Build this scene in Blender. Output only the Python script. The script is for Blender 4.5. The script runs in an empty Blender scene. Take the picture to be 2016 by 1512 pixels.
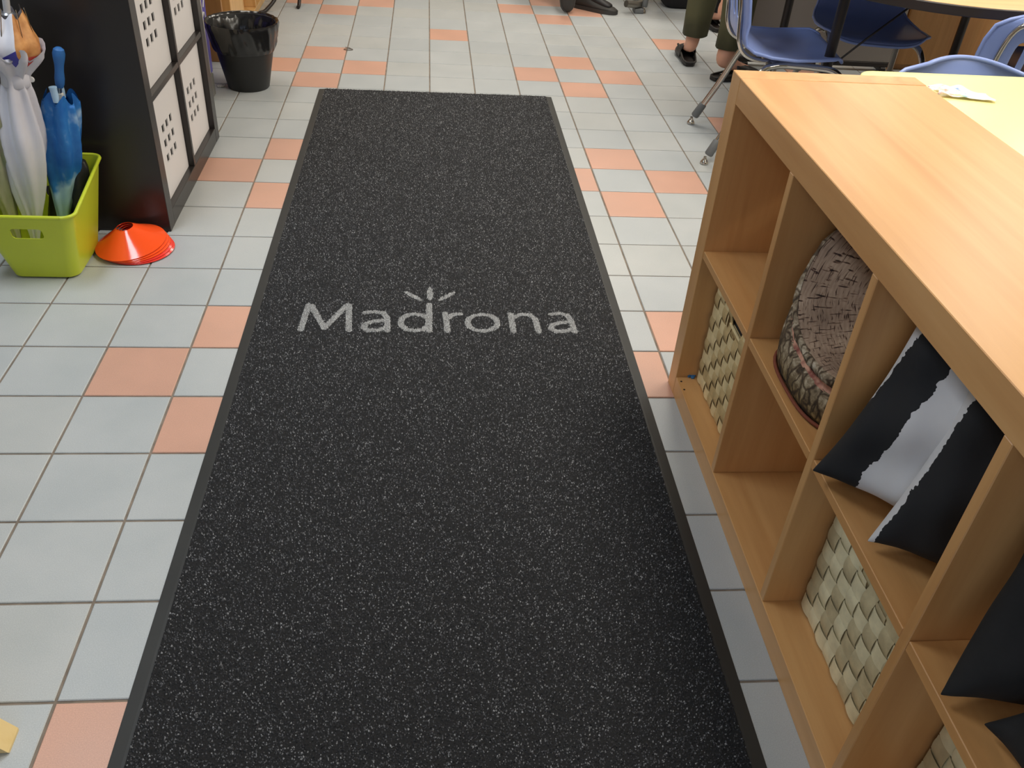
import bpy, bmesh, math, random
import numpy as np
from mathutils import Vector, Matrix
random.seed(7); rng = np.random.default_rng(7)
SC = bpy.context.scene; COL = SC.collection
R = math.radians

# ------------------------------------------------------------------ camera, world, lights, exposure
cd = bpy.data.cameras.new('camera'); cam = bpy.data.objects.new('camera', cd); COL.objects.link(cam)
rt = Vector((0.9950785, -0.0766917, 0.0627472)); up = Vector((-0.0043330, 0.5989518, 0.8007734)); fw = Vector((0.0989952, 0.7971042, -0.5956717))
M = Matrix((rt, up, -fw)).transposed().to_4x4(); M.translation = Vector((0, 0, 1.31058)); cam.matrix_world = M
cd.sensor_width = 36; cd.lens = 36*1722.73/2016; cd.clip_start = .02; SC.camera = cam
vs = SC.view_settings; vs.view_transform = 'Standard'; vs.look = 'None'; vs.gamma = 1; vs.use_curve_mapping = False
vs.exposure = 0.0
w = bpy.data.worlds.new('world'); SC.world = w; w.use_nodes = True
w.node_tree.nodes['Background'].inputs[0].default_value = (.62, .78, 1, 1); w.node_tree.nodes['Background'].inputs[1].default_value = .8

def area(name, loc, rot, sx, sy, power, col):
    l = bpy.data.lights.new(name, 'AREA'); l.shape = 'RECTANGLE'; l.size = sx; l.size_y = sy; l.energy = power; l.color = col
    o = bpy.data.objects.new(name, l); COL.objects.link(o); o.location = loc; o.rotation_euler = rot; return o
WARM = (1, .945, .84)
LAMPS = [(x, y) for x in (-1.2, 1.2, 3.4) for y in (-.6, 1.9, 4.4, 6.6)]
PW = {(-1.2, -.6): 7, (1.2, -.6): 0, (-1.2, 1.9): 30, (-1.2, 4.4): 16, (-1.2, 6.6): 14, (1.2, 1.9): 44, (1.2, 4.4): 30, (1.2, 6.6): 28, (3.4, -.6): 26, (3.4, 1.9): 44, (3.4, 4.4): 34, (3.4, 6.6): 26}
for (x, y), p in PW.items():
    if p: area('ceiling_lamp', (x, y, 2.735), (0, 0, 0), .55, 1.15, p, WARM if x > 0 or y > 3 else (.80, .90, 1))
area('window_daylight', (-.9, -2.3, 1.55), (R(72), 0, 0), 2.0, 1.2, 9, (.62, .76, 1))      # daylight through the window behind the camera

# ------------------------------------------------------------------ helpers
def lin(c):
    c = c/255.0
    return c/12.92 if c <= .04045 else ((c+.055)/1.055)**2.4
def rgb(*c): return (lin(c[0]), lin(c[1]), lin(c[2]), 1)
MATS = {}
class NT:
    def __init__(s, name):
        s.m = bpy.data.materials.new(name); s.m.use_nodes = True; s.t = s.m.node_tree; s.b = s.t.nodes['Principled BSDF']; MATS[name] = s.m
    def n(s, ty, **kw):
        x = s.t.nodes.new(ty)
        for k, v in kw.items():
            if k in x.inputs.keys(): x.inputs[k].default_value = v
            else: setattr(x, k, v)
        return x
    def l(s, a, b): s.t.links.new(a, b)
    def co(s, scale=(1, 1, 1), src='Object', rot=(0, 0, 0)):
        tc = s.n('ShaderNodeTexCoord'); mp = s.n('ShaderNodeMapping'); mp.inputs['Scale'].default_value = scale; mp.inputs['Rotation'].default_value = rot
        s.l(tc.outputs[src], mp.inputs[0]); return mp.outputs[0]
    def noise(s, vec, scale, detail=3, rough=.5, dist=0):
        x = s.n('ShaderNodeTexNoise'); x.inputs['Scale'].default_value = scale; x.inputs['Detail'].default_value = detail
        x.inputs['Roughness'].default_value = rough; x.inputs['Distortion'].default_value = dist
        if vec is not None: s.l(vec, x.inputs['Vector'])
        return x.outputs['Fac']
    def ramp(s, fac, stops, interp='LINEAR'):
        x = s.n('ShaderNodeValToRGB'); e = x.color_ramp.elements; x.color_ramp.interpolation = interp
        while len(e) < len(stops): e.new(.5)
        for i, (p, c) in enumerate(stops): e[i].position = p; e[i].color = c
        s.l(fac, x.inputs[0]); return x.outputs[0]
    def mix(s, f, a, b, ty='MIX'):
        x = s.n('ShaderNodeMix', data_type='RGBA', blend_type=ty)
        for i, v in ((0, f), (6, a), (7, b)):
            if isinstance(v, (int, float, tuple)): x.inputs[i].default_value = v
            else: s.l(v, x.inputs[i])
        return x.outputs[2]
    def math(s, op, a, b=None):
        x = s.n('ShaderNodeMath', operation=op)
        for i, v in ((0, a), (1, b)):
            if v is None: continue
            if isinstance(v, (int, float)): x.inputs[i].default_value = v
            else: s.l(v, x.inputs[i])
        return x.outputs[0]
    def bump(s, h, strength=.2, dist=.001):
        x = s.n('ShaderNodeBump'); x.inputs['Strength'].default_value = strength; x.inputs['Distance'].default_value = dist
        s.l(h, x.inputs['Height']); s.l(x.outputs[0], s.b.inputs['Normal'])
    def set(s, **kw):
        for k, v in kw.items(): s.b.inputs[k.replace('_', ' ')].default_value = v
        return s
def flat(name, c, rough=.5, metal=0, vary=.06, bump=0, bscale=400, spec=.5, coat=0, nscale=6):
    t = NT(name); t.set(Roughness=rough, Metallic=metal); t.b.inputs['Specular IOR Level'].default_value = spec; t.b.inputs['Coat Weight'].default_value = coat
    v = t.co(); c1 = tuple(x*(1-vary) for x in c[:3])+(1,); c2 = tuple(min(1, x*(1+vary)) for x in c[:3])+(1,)
    t.l(t.ramp(t.noise(v, nscale), [(.3, c1), (.7, c2)]), t.b.inputs['Base Color'])
    if bump: t.bump(t.noise(v, bscale, 2), bump)
    return t.m

def obj(name, me, m=None, parent=None, smooth=False, loc=None):
    o = bpy.data.objects.new(name, me); COL.objects.link(o)
    if m is not None and not me.materials: me.materials.append(m)
    if parent is not None: o.parent = parent
    if smooth:
        for p in me.polygons: p.use_smooth = True
    if loc: o.location = loc
    return o
def b2o(name, bm, m=None, parent=None, smooth=False, loc=None, angle=None):
    me = bpy.data.meshes.new(name); bmesh.ops.recalc_face_normals(bm, faces=bm.faces); bm.to_mesh(me); bm.free()
    o = obj(name, me, m, parent, smooth or angle is not None, loc)
    if angle is not None:
        me.set_sharp_from_angle(angle=R(angle))
    return o
def tag(o, label=None, cat=None, group=None, kind=None):
    if label: o['label'] = label
    if cat: o['category'] = cat
    if group: o['group'] = group
    if kind: o['kind'] = kind
    return o
def empty(name, loc=(0, 0, 0), rz=0, label=None, cat=None, group=None, kind=None):
    o = bpy.data.objects.new(name, None); COL.objects.link(o); o.location = loc; o.rotation_euler = (0, 0, rz); o.empty_display_size = .1
    return tag(o, label, cat, group, kind)
def addbox(bm, a, b, bev=0, seg=1):
    x0, y0, z0 = a; x1, y1, z1 = b
    r = bmesh.ops.create_cube(bm, size=1, matrix=Matrix.Translation(((x0+x1)/2, (y0+y1)/2, (z0+z1)/2)) @ Matrix.Diagonal((abs(x1-x0), abs(y1-y0), abs(z1-z0), 1)))
    if bev:
        es = list({e for v in r['verts'] for e in v.link_edges})
        bmesh.ops.bevel(bm, geom=es, offset=bev, segments=seg, affect='EDGES', profile=.5)
def box(name, a, b, m, parent=None, bev=.0015, seg=1, **k):
    bm = bmesh.new(); addbox(bm, a, b, bev, seg); return b2o(name, bm, m, parent, **k)
def spline(pts, n=6):
    P = [Vector(p) for p in pts]
    if len(P) < 3: return P
    P = [2*P[0]-P[1]]+P+[2*P[-1]-P[-2]]; out = []
    for i in range(1, len(P)-2):
        for k in range(n):
            t = k/n; a, b, c, d = P[i-1], P[i], P[i+1], P[i+2]
            out.append(.5*((2*b)+(c-a)*t+(2*a-5*b+4*c-d)*t*t+(3*b-a-3*c+d)*t**3))
    out.append(P[-2]); return out
def addtube(bm, pts, r, seg=10, cap=True, flat=1):
    """r a number or list per point"""
    P = [Vector(p) for p in pts]; rs = r if isinstance(r, (list, tuple)) else [r]*len(P)
    T0 = (P[1]-P[0]).normalized(); N = T0.orthogonal().normalized(); rings = []
    for i, p in enumerate(P):
        T = ((P[min(i+1, len(P)-1)]-P[max(i-1, 0)])).normalized()
        N = (N-T*N.dot(T)).normalized(); B = T.cross(N)
        rings.append([bm.verts.new(p+(N*math.cos(2*math.pi*k/seg)+B*math.sin(2*math.pi*k/seg)*flat)*rs[i]) for k in range(seg)])
    for a, b in zip(rings, rings[1:]):
        for k in range(seg): bm.faces.new((a[k], a[(k+1) % seg], b[(k+1) % seg], b[k]))
    if cap: bm.faces.new(rings[0][::-1]); bm.faces.new(rings[-1])
def tube(name, pts, r, m, parent=None, seg=10, cap=True, flat=1):
    bm = bmesh.new(); addtube(bm, pts, r, seg, cap, flat); return b2o(name, bm, m, parent, angle=50)
def addrings(bm, rings, cap0=True, cap1=True, closed=True):
    V = [[bm.verts.new(p) for p in r] for r in rings]; n = len(V[0])
    for a, b in zip(V, V[1:]):
        for k in range(n if closed else n-1): bm.faces.new((a[k], a[(k+1) % n], b[(k+1) % n], b[k]))
    if cap0: bm.faces.new(V[0][::-1])
    if cap1: bm.faces.new(V[-1])
    return V
def lathe(name, prof, m, parent=None, seg=40, loc=None, cap0=False, cap1=False, wob=None, angle=35):
    bm = bmesh.new(); rings = []
    for r, z in prof:
        rings.append([(r*math.cos(2*math.pi*k/seg)*(1 if not wob else wob(k/seg, z)), r*math.sin(2*math.pi*k/seg)*(1 if not wob else wob(k/seg, z)), z) for k in range(seg)])
    addrings(bm, rings, cap0, cap1); return b2o(name, bm, m, parent, loc=loc, angle=angle)
def solid(o, t, off=-1):
    md = o.modifiers.new('solid', 'SOLIDIFY'); md.thickness = t; md.offset = off; return o
def subsurf(o, n=1):
    md = o.modifiers.new('sub', 'SUBSURF'); md.levels = n; md.render_levels = n
    for p in o.data.polygons: p.use_smooth = True
    return o
def copy_tree(o, parent=None):
    c = o.copy(); COL.objects.link(c)
    if parent: c.parent = parent
    for ch in list(o.children): copy_tree(ch, c)
    return c

# ------------------------------------------------------------------ materials
def wood(name, c1, c2, c3, axis=1, rough=.38, sc=1.0, coat=.15):
    t = NT(name); s = [26*sc]*3; s[axis] = 1.6*sc
    v = t.co(tuple(s)); g = t.noise(v, 1.0, 5, .62, .35)
    s2 = [5*sc]*3; s2[axis] = .55*sc; g2 = t.noise(t.co(tuple(s2)), 1.0, 3, .5, 1.2)
    base = t.ramp(g, [(.30, c1), (.55, c2), (.8, c3)]); streak = t.ramp(g2, [(.52, (1, 1, 1, 1)), (.63, (.87, .78, .68, 1)), (.70, (1, 1, 1, 1))])
    t.l(t.mix(.75, base, streak, 'MULTIPLY'), t.b.inputs['Base Color']); t.set(Roughness=rough); t.b.inputs['Coat Weight'].default_value = coat; t.b.inputs['Coat Roughness'].default_value = .3
    t.bump(g, .04, .0005); return t.m
BEECH = [wood('beech_'+'xyz'[a], rgb(204, 150, 93), rgb(214, 161, 103), rgb(222, 172, 114), a) for a in range(3)]
PINE = wood('pine', rgb(205, 160, 100), rgb(222, 178, 118), rgb(232, 192, 135), 2)
OAK = wood('oak_laminate', rgb(158, 112, 60), rgb(172, 124, 70), rgb(180, 132, 78), 2, .45)
TABLEWOOD = wood('maple_laminate', rgb(212, 165, 105), rgb(222, 176, 116), rgb(228, 184, 126), 0)
STOOLWOOD = wood('stool_wood', rgb(225, 195, 130), rgb(235, 208, 148), rgb(240, 215, 160), 2)
def tile_mat(name, c, spk):
    t = NT(name); oi = t.n('ShaderNodeObjectInfo'); v = t.co(src='Object')
    geo = t.n('ShaderNodeNewGeometry'); g = t.noise(geo.outputs['Position'], 520, 2, .7); big = t.noise(geo.outputs['Position'], 5.5, 4, .6)
    base = t.ramp(g, [(.32, tuple(x*.86 for x in c[:3])+(1,)), (.62, c), (.8, spk)])
    b2 = t.mix(1.0, base, t.ramp(big, [(.3, (.93, .94, .93, 1)), (.7, (1.03, 1.02, 1.0, 1))]), 'MULTIPLY')
    rv = t.ramp(oi.outputs['Random'], [(0, (.94, .95, .96, 1)), (.5, (1, 1, 1, 1)), (1, (1.0, .98, .95, 1))])
    t.l(t.mix(1.0, b2, rv, 'MULTIPLY'), t.b.inputs['Base Color']); t.set(Roughness=.42); t.l(t.ramp(big, [(.3, (.34,)*3+(1,)), (.7, (.46,)*3+(1,))]), t.b.inputs['Roughness'])
    t.bump(g, .12, .0006); return t.m
TILE = tile_mat('grey_ceramic_tile', rgb(186, 190, 193), rgb(204, 208, 211)); OTILE = tile_mat('salmon_ceramic_tile', rgb(214, 166, 146), rgb(226, 180, 162))
GROUT = flat('grout', rgb(128, 116, 104), .9, vary=.25, nscale=25, bump=.3)
WALLM = flat('painted_wall', rgb(160, 154, 144), .7, vary=.02, bump=.05, bscale=60)
CEIL = flat('ceiling_paint', rgb(215, 212, 204), .9, vary=.02)
BASEG = flat('grey_vinyl_base', rgb(128, 126, 120), .5)
RUBBER = flat('black_rubber', rgb(46, 46, 45), .55, bump=.1, bscale=300, vary=.12)
BLACKB = flat('blackbrown_laminate', rgb(38, 34, 33), .3, vary=.12, nscale=3, spec=.5)
WHITEB = flat('white_box_board', rgb(226, 222, 222), .5, vary=.015)
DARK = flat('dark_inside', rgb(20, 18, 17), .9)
CHAIRB = flat('blue_plastic', rgb(138, 158, 218), .34, vary=.04, bump=.03, bscale=200)
CHROME = flat('chrome', rgb(205, 200, 192), .12, 1, vary=.03)
STEEL = flat('grey_steel', rgb(140, 136, 128), .35, .8, vary=.05)
BOOT = flat('grey_boot', rgb(105, 107, 108), .5)
BLKMETAL = flat('black_metal', rgb(36, 28, 26), .4, vary=.1)
BLKEDGE = flat('black_edge_band', rgb(42, 34, 32), .45)
YELLOW = flat('pale_yellow_laminate', rgb(252, 240, 166), .3, vary=.012, nscale=3)
GREYP = flat('grey_painted_panel', rgb(158, 150, 144), .5, vary=.05, nscale=2)
BLKBIN = flat('black_bin_plastic', rgb(30, 30, 30), .45)
BAG = flat('black_bin_liner', rgb(26, 26, 27), .2, vary=.1, bump=.7, bscale=24, spec=.7)
LIME = flat('lime_plastic', rgb(196, 208, 52), .33, vary=.03)
ORANGE = flat('orange_cone_plastic', rgb(252, 84, 30), .14, vary=.02, spec=.6)
REDOR = flat('red_orange_cone_plastic', rgb(240, 62, 50), .16, vary=.02)
BLUEBIN = flat('violet_blue_plastic', rgb(88, 80, 182), .4)
WHITEP = flat('white_plastic', rgb(228, 226, 222), .4)
SKIN = flat('skin', rgb(214, 158, 132), .5, vary=.1, nscale=12)
OLIVE = flat('olive_cloth', rgb(84, 82, 56), .85, vary=.1, bump=.2, bscale=500)
BLKCLOTH = flat('black_cloth', rgb(33, 32, 34), .85, vary=.1, bump=.25, bscale=600)
CLOG = flat('black_clog', rgb(38, 34, 32), .5)
SHOE = flat('black_trainer', rgb(52, 50, 48), .6)
HANDLEB = flat('blue_rubber_handle', rgb(45, 104, 170), .5)
BLKNYLON = flat('black_nylon', rgb(30, 28, 30), .5)
PIPING = flat('rust_piping', rgb(124, 62, 40), .8)

# ------------------------------------------------------------------ room shell
X0, X1, Y0, Y1, H = -3.0, 4.6, -2.4, 7.6, 2.75
T, GX, GY = 0.2042650, -0.5972334, 2.3128112
floor = box('floor', (X0, Y0, -.1), (X1, Y1, -.0028), GROUT, bev=0); tag(floor, kind='structure')
def wall(name, a, b, m=WALLM): return tag(box(name, a, b, m, bev=0), kind='structure')
wall('wall_right', (X1, Y0, -.1), (X1+.1, Y1, H)); wall('wall_back', (X0-.1, Y1, -.1), (X1+.1, Y1+.1, H))
wall('wall_left', (X0-.1, Y0, -.1), (X0, Y1, H)); wall('ceiling', (X0-.1, Y0-.1, H), (X1+.1, Y1+.1, H+.1), CEIL)
bm = bmesh.new()   # front wall with a window opening
for a, b in (((X0-.1, Y0-.1, -.1), (X1+.1, Y0, .9)), ((X0-.1, Y0-.1, 2.2), (X1+.1, Y0, H)), ((X0-.1, Y0-.1, .9), (-2, Y0, 2.2)), ((.2, Y0-.1, .9), (X1+.1, Y0, 2.2))): addbox(bm, a, b)
tag(b2o('wall_front', bm, flat('dark_front_wall', rgb(96, 90, 84), .8, vary=.03)), kind='structure')
bm = bmesh.new()
for a, b in (((-2, Y0-.07, .9), (-1.95, Y0-.02, 2.2)), ((.15, Y0-.07, .9), (.2, Y0-.02, 2.2)), ((-2, Y0-.07, .9), (.2, Y0-.02, .95)), ((-2, Y0-.07, 2.15), (.2, Y0-.02, 2.2)), ((-.925, Y0-.07, .9), (-.875, Y0-.02, 2.2))): addbox(bm, a, b)
tag(b2o('window_1', bm, WHITEP), kind='structure')
for x, y in LAMPS:
    bm = bmesh.new()
    for a, b in (((-.31, -.61, -.02), (-.285, .61, 0)), ((.285, -.61, -.02), (.31, .61, 0)), ((-.285, -.61, -.02), (.285, -.585, 0)), ((-.285, .585, -.02), (.285, .61, 0))): addbox(bm, a, b)
    tag(b2o('trim_light_frame', bm, WHITEP, loc=(x, y, H)), kind='structure')
# short white wall end on the left with its grey base
stub = tag(box('wall_left_end', (-1.9, 3.335, -.003), (-.9, 3.812, H), flat('white_wall_end', rgb(205, 198, 188), .6, vary=.03), bev=.003), kind='structure')
tag(box('baseboard_left', (-1.9, 3.333, -.003), (-.8925, 3.82, .088), BASEG, bev=.004), kind='structure')

# ------------------------------------------------------------------ floor tiles
orange = {(0, -2), (-1, -3), (0, -4), (0, -8), (-1, 3), (0, 4), (0, 2), (6, 4), (6, 2), (5, 3), (7, 3), (6, -2), (5, -3), (5, 9), (6, 10), (7, 9), (6, 8),
          (9, 12), (6, 14), (5, 15), (6, 16), (7, 15), (9, 6), (0, 10), (-1, 9), (1, 9), (0, 8), (3, 12), (0, 14), (1, 15), (-1, 15), (12, 10), (0, 16), (-1, -9), (12, 12), (12, 16)}
def tile_geo(cx=0, cy=0):
    h = T/2-.0026; b = .0016; V = []; F = []
    for z, e in ((-.006, 0), (-.0014, 0), (0, b)):
        V += [(cx+sx*(h-e), cy+sy*(h-e), z) for sx, sy in ((-1, -1), (1, -1), (1, 1), (-1, 1))]
    for k in (0, 4): F += [(k+i, k+(i+1) % 4, k+4+(i+1) % 4, k+4+i) for i in range(4)]
    F.append((8, 9, 10, 11)); return V, F
def mesh(name, V, F, m=None):
    me = bpy.data.meshes.new(name); me.from_pydata(V, [], F); me.update()
    if m: me.materials.append(m)
    return me
TM = {0: mesh('tile', *tile_geo(), TILE), 1: mesh('tile', *tile_geo(), OTILE)}
def proj(x, y, z):
    d = Vector((x, y, z-1.31058)); zc = d.dot(fw)
    if zc < .1: return None
    return 1008+1722.73*d.dot(rt)/zc, 756-1722.73*d.dot(up)/zc
cand, rest = [], []
for i in range(int((X0-GX)/T)-0, int((X1-GX)/T)):
    for j in range(int((Y0-GY)/T), int((Y1-GY)/T)):
        cx, cy = GX+(i+.5)*T, GY+(j+.5)*T
        P = [proj(cx+sx*T/2, cy+sy*T/2, 0) for sx, sy in ((-1, -1), (1, -1), (1, 1), (-1, 1))]
        vis = all(P) and any(-10 < p[0] < 2026 and -10 < p[1] < 1522 for p in P)
        if vis and -.48+T/2 < cx < .55-T/2 and cy < 3.92-T/2: vis = False
        if vis and cx > .62+T/2 and cy < 1.77+.1*(cx-.62): vis = False
        if vis and cx > .62+T/2 and P[2][0] > 1700: vis = False
        if vis and cx < -.79-T/2 and 2.54+T/2 < cy < 3.8: vis = False
        if vis:
            A = abs(sum(P[k][0]*P[(k+1) % 4][1]-P[(k+1) % 4][0]*P[k][1] for k in range(4)))/2; cand.append((-A, i, j, cx, cy))
        else: rest.append((i, j, cx, cy))
cand.sort(); rest += [c[1:] for c in cand[300:]]
for A, i, j, cx, cy in cand[:300]:
    o = bpy.data.objects.new('tile', TM[1 if (i, j) in orange else 0]); COL.objects.link(o); o.parent = floor; o.location = (cx, cy, 0)
V, F, MI = [], [], []
for i, j, cx, cy in rest:
    v, f = tile_geo(cx, cy); n = len(V); V += v; F += [tuple(a+n for a in q) for q in f]; MI += [1 if (i, j) in orange else 0]*len(f)
me = mesh('floor_tiles', V, F, TILE); me.materials.append(OTILE); me.polygons.foreach_set('material_index', MI)
tag(obj('floor_tiles', me, None, floor), kind='stuff')

# ------------------------------------------------------------------ entrance mat
MC = np.array([(-.470, 3.918), (.564, 3.924), (.551, .5), (-.484, .5)])   # outer corners, far left / far right / near right / near left
mat = empty('entrance_mat', (0, 2.2, 0), label='long charcoal carpet runner with black rubber edge and pale lettering on the tiles', cat='mat')
def mp(u, v): return (1-v)*((1-u)*MC[0]+u*MC[1])+v*((1-u)*MC[3]+u*MC[2])
bm = bmesh.new(); rings = []
for ins, z in ((0, .0002), (.001, .002), (.022, .0055), (.028, .006)):
    du, dv = ins/1.035, ins/3.42
    if ins > .01: dv = .008/3.42
    rings.append([(*(mp(u, v)-np.array((0, 2.2))), z) for u, v in ((du, dv), (1-du, dv), (1-du, 1-dv), (du, 1-dv))])
addrings(bm, rings); b2o('rubber_border', bm, RUBBER, mat)
# letters as strokes on the mat plane
ST = [[(-.329, 1.98), (-.321, 2.105)], [(-.314, 2.103), (-.268, 1.99)], [(-.268, 1.99), (-.217, 2.106)], [(-.211, 2.106), (-.203, 1.98)],
 [(-.165, 2.068), (-.141, 2.074), (-.115, 2.068), (-.104, 2.045), (-.101, 1.98)], [(-.104, 2.031), (-.138, 2.026), (-.159, 2.012), (-.165, 1.993), (-.153, 1.979), (-.127, 1.981), (-.102, 1.998)],
 [(.01, 2.023), (.007, 2.003), (-.005, 1.987), (-.028, 1.981), (-.05, 1.987), (-.064, 2.005), (-.067, 2.023), (-.062, 2.043), (-.048, 2.059), (-.028, 2.065), (-.005, 2.057), (.007, 2.041), (.01, 2.023)],
 [(.011, 2.114), (.011, 1.98)], [(.055, 2.069), (.06, 1.981)], [(.063, 2.048), (.077, 2.064), (.097, 2.068)],
 [(.198, 2.025), (.194, 2.005), (.18, 1.99), (.158, 1.983), (.136, 1.987), (.12, 2.003), (.115, 2.023), (.12, 2.045), (.136, 2.061), (.159, 2.067), (.18, 2.061), (.194, 2.045), (.198, 2.025)],
 [(.237, 2.07), (.239, 1.983)], [(.241, 2.05), (.264, 2.069), (.29, 2.068), (.305, 2.046), (.308, 1.983)],
 [(.351, 2.072), (.377, 2.077), (.397, 2.068), (.405, 2.04), (.408, 1.983)], [(.404, 2.034), (.373, 2.029), (.35, 2.016), (.343, 1.999), (.356, 1.984), (.382, 1.986), (.405, 2.0)]]
LEAF = [((.013, 2.208), (.013, 2.14), .0085), ((-.059, 2.184), (-.010, 2.136), .007), ((.084, 2.184), (.036, 2.136), .007)]
def sdist(P, a, b):
    a, b = np.array(a), np.array(b); d = b-a; t = np.clip(((P-a)@d)/(d@d), 0, 1); return np.hypot(*(P-a-t[:, None]*d).T), t
def lettermask(P):
    m = np.zeros(len(P), bool); sel = (P[:, 1] > 1.95) & (P[:, 1] < 2.23); Q = P[sel]; r = np.zeros(len(Q), bool)
    for s in ST:
        for a, b in zip(s, s[1:]):
            vert = abs(a[0]-b[0]) < abs(a[1]-b[1]); r |= sdist(Q, a, b)[0] < (.0078 if vert else .0064)
    for a, b, wd in LEAF:
        d, t = sdist(Q, a, b); r |= d < wd*np.sqrt(np.clip(1-(2*t-1)**2, .05, 1))
    m[sel] = r; return m
def pile_mat(name, ty):
    t = NT(name); a = t.n('ShaderNodeAttribute', attribute_name='shade')
    if ty == 0: r = t.ramp(a.outputs['Fac'], [(0, rgb(17, 17, 19)), (.45, rgb(36, 36, 39)), (.72, rgb(58, 58, 61)), (.90, rgb(92, 92, 95)), (1, rgb(150, 150, 152))])
    else: r = t.ramp(a.outputs['Fac'], [(0, rgb(100, 100, 100)), (.5, rgb(142, 142, 142)), (1, rgb(188, 188, 188))])
    t.l(r, t.b.inputs['Base Color']); t.set(Roughness=.75); t.b.inputs['Specular IOR Level'].default_value = .35
    return t.m
def tufts(name, P, m, zoff=0):
    """small bent loops of yarn, four triangles each"""
    n = len(P); a = rng.uniform(0, 2*np.pi, n); sc = rng.uniform(.7, 1.2, n); hgt = rng.uniform(.0030, .0058, n)
    ax = np.stack([np.cos(a), np.sin(a)], 1)*(.0021*sc)[:, None]; px = np.stack([-np.sin(a), np.cos(a)], 1)*(.0016*sc)[:, None]
    tilt = rng.normal(0, .0011, (n, 2)); z0 = np.full(n, .0045)
    V = np.zeros((n, 5, 3)); V[:, 0, :2] = P-ax-px; V[:, 1, :2] = P+ax-px; V[:, 2, :2] = P+ax+px; V[:, 3, :2] = P-ax+px
    V[:, :4, 2] = z0[:, None]; V[:, 4, :2] = P+tilt; V[:, 4, 2] = .0052+hgt+zoff
    base = (np.arange(n)*5)[:, None]
    F = np.concatenate([base+np.array(q) for q in ([0, 1, 4], [1, 2, 4], [2, 3, 4], [3, 0, 4])], 1).reshape(-1, 3)
    me = bpy.data.meshes.new(name); me.vertices.add(n*5); me.vertices.foreach_set('co', V.reshape(-1))
    me.loops.add(len(F)*3); me.loops.foreach_set('vertex_index', F.reshape(-1)); me.polygons.add(len(F))
    me.polygons.foreach_set('loop_start', np.arange(len(F))*3); me.update(calc_edges=True)
    at = me.attributes.new('shade', 'FLOAT', 'FACE'); at.data.foreach_set('value', np.repeat(rng.uniform(0, 1, n), 4))
    me.materials.append(m); return me
N = 352000
U = rng.uniform(.027, .973, N); Vv = rng.uniform(.0025, .998, N)
P = (1-Vv)[:, None]*((1-U)[:, None]*MC[0]+U[:, None]*MC[1])+Vv[:, None]*((1-U)[:, None]*MC[3]+U[:, None]*MC[2])
lm = lettermask(P)
U2 = rng.uniform(0, 1, (90000, 2)); PL = np.stack([-.36+U2[:, 0]*.80, 1.95+U2[:, 1]*.28], 1); PL = PL[lettermask(PL)]
# carpet base under the tufts
bm = bmesh.new(); rings = [[(*(mp(u, v)-np.array((0, 2.2))), z) for u, v in ((.0265, .0025), (.9735, .0025), (.9735, .9995), (.0265, .9995))] for z in (.004, .0068)]
addrings(bm, rings); b2o('carpet_backing', bm, flat('carpet_backing', rgb(24, 24, 26), .95, vary=.3, nscale=300, bump=.6, bscale=350), mat)
P[:, 1] -= 2.2; PL[:, 1] -= 2.2
tag(obj('carpet_pile', tufts('carpet_pile', P[~lm], pile_mat('carpet_pile', 0)), None, mat), kind='stuff')
tag(obj('lettering', tufts('lettering', np.concatenate([P[lm], PL]), pile_mat('lettering_pile', 1), .0004), None, mat), 'pale grey lettering reading Madrona with three leaf strokes above the d', kind='stuff')

# ------------------------------------------------------------------ cube shelving units
TB, DV, HW = .053, .018, .333
def cube_shelf(root, ncol, nrow, mats, depth=.39, bev=.0012):
    """local: front face at x=0 facing -x, depth to +x, columns along -y from y=0, rows up z"""
    L = 2*TB+ncol*HW+(ncol-1)*DV; Hh = 2*TB+nrow*HW+(nrow-1)*DV
    def bd(name, a, b, m): return box(name, a, b, m, root, bev=bev)
    bd('end_panel', (0, 0, 0), (depth, -TB, Hh), mats[2]); bd('end_panel', (0, -L, 0), (depth, -L+TB, Hh), mats[2])
    bd('top_board', (0.0004, -TB-.0005, Hh-TB), (depth-.0004, -L+TB+.0005, Hh-.0006), mats[1]); bd('bottom_board', (.0004, -TB-.0005, 0), (depth-.0004, -L+TB+.0005, TB), mats[1])
    for k in range(1, ncol):
        y = -(TB+k*HW+(k-1)*DV); bd('divider', (.001, y, TB), (depth-.001, y-DV, Hh-TB), mats[2])
    for k in range(ncol):
        y = -(TB+k*(HW+DV))
        for j in range(1, nrow):
            z = TB+j*HW+(j-1)*DV; bd('shelf', (.0016, y-.0002, z), (depth-.001, y-HW+.0002, z+DV), mats[1])
    return L, Hh
SX, SY = .6222, 1.769
shelf = empty('cube_shelf', (SX, SY, 0), label='beech cube shelving unit two compartments high standing beside the mat', cat='shelving')
L, HH = cube_shelf(shelf, 4, 2, BEECH)
for (x, y) in ((.0085, -.0727), (.008, -.106), (.115, -.977)):
    lathe('screw_hole', [(.0001, .0003), (.0022, .0004), (.0028, -.0005)], DARK, shelf, 10, (x, y, TB+.0005), True)
def cy(k): return SY-(TB+k*(HW+DV))    # far side of compartment k

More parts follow.
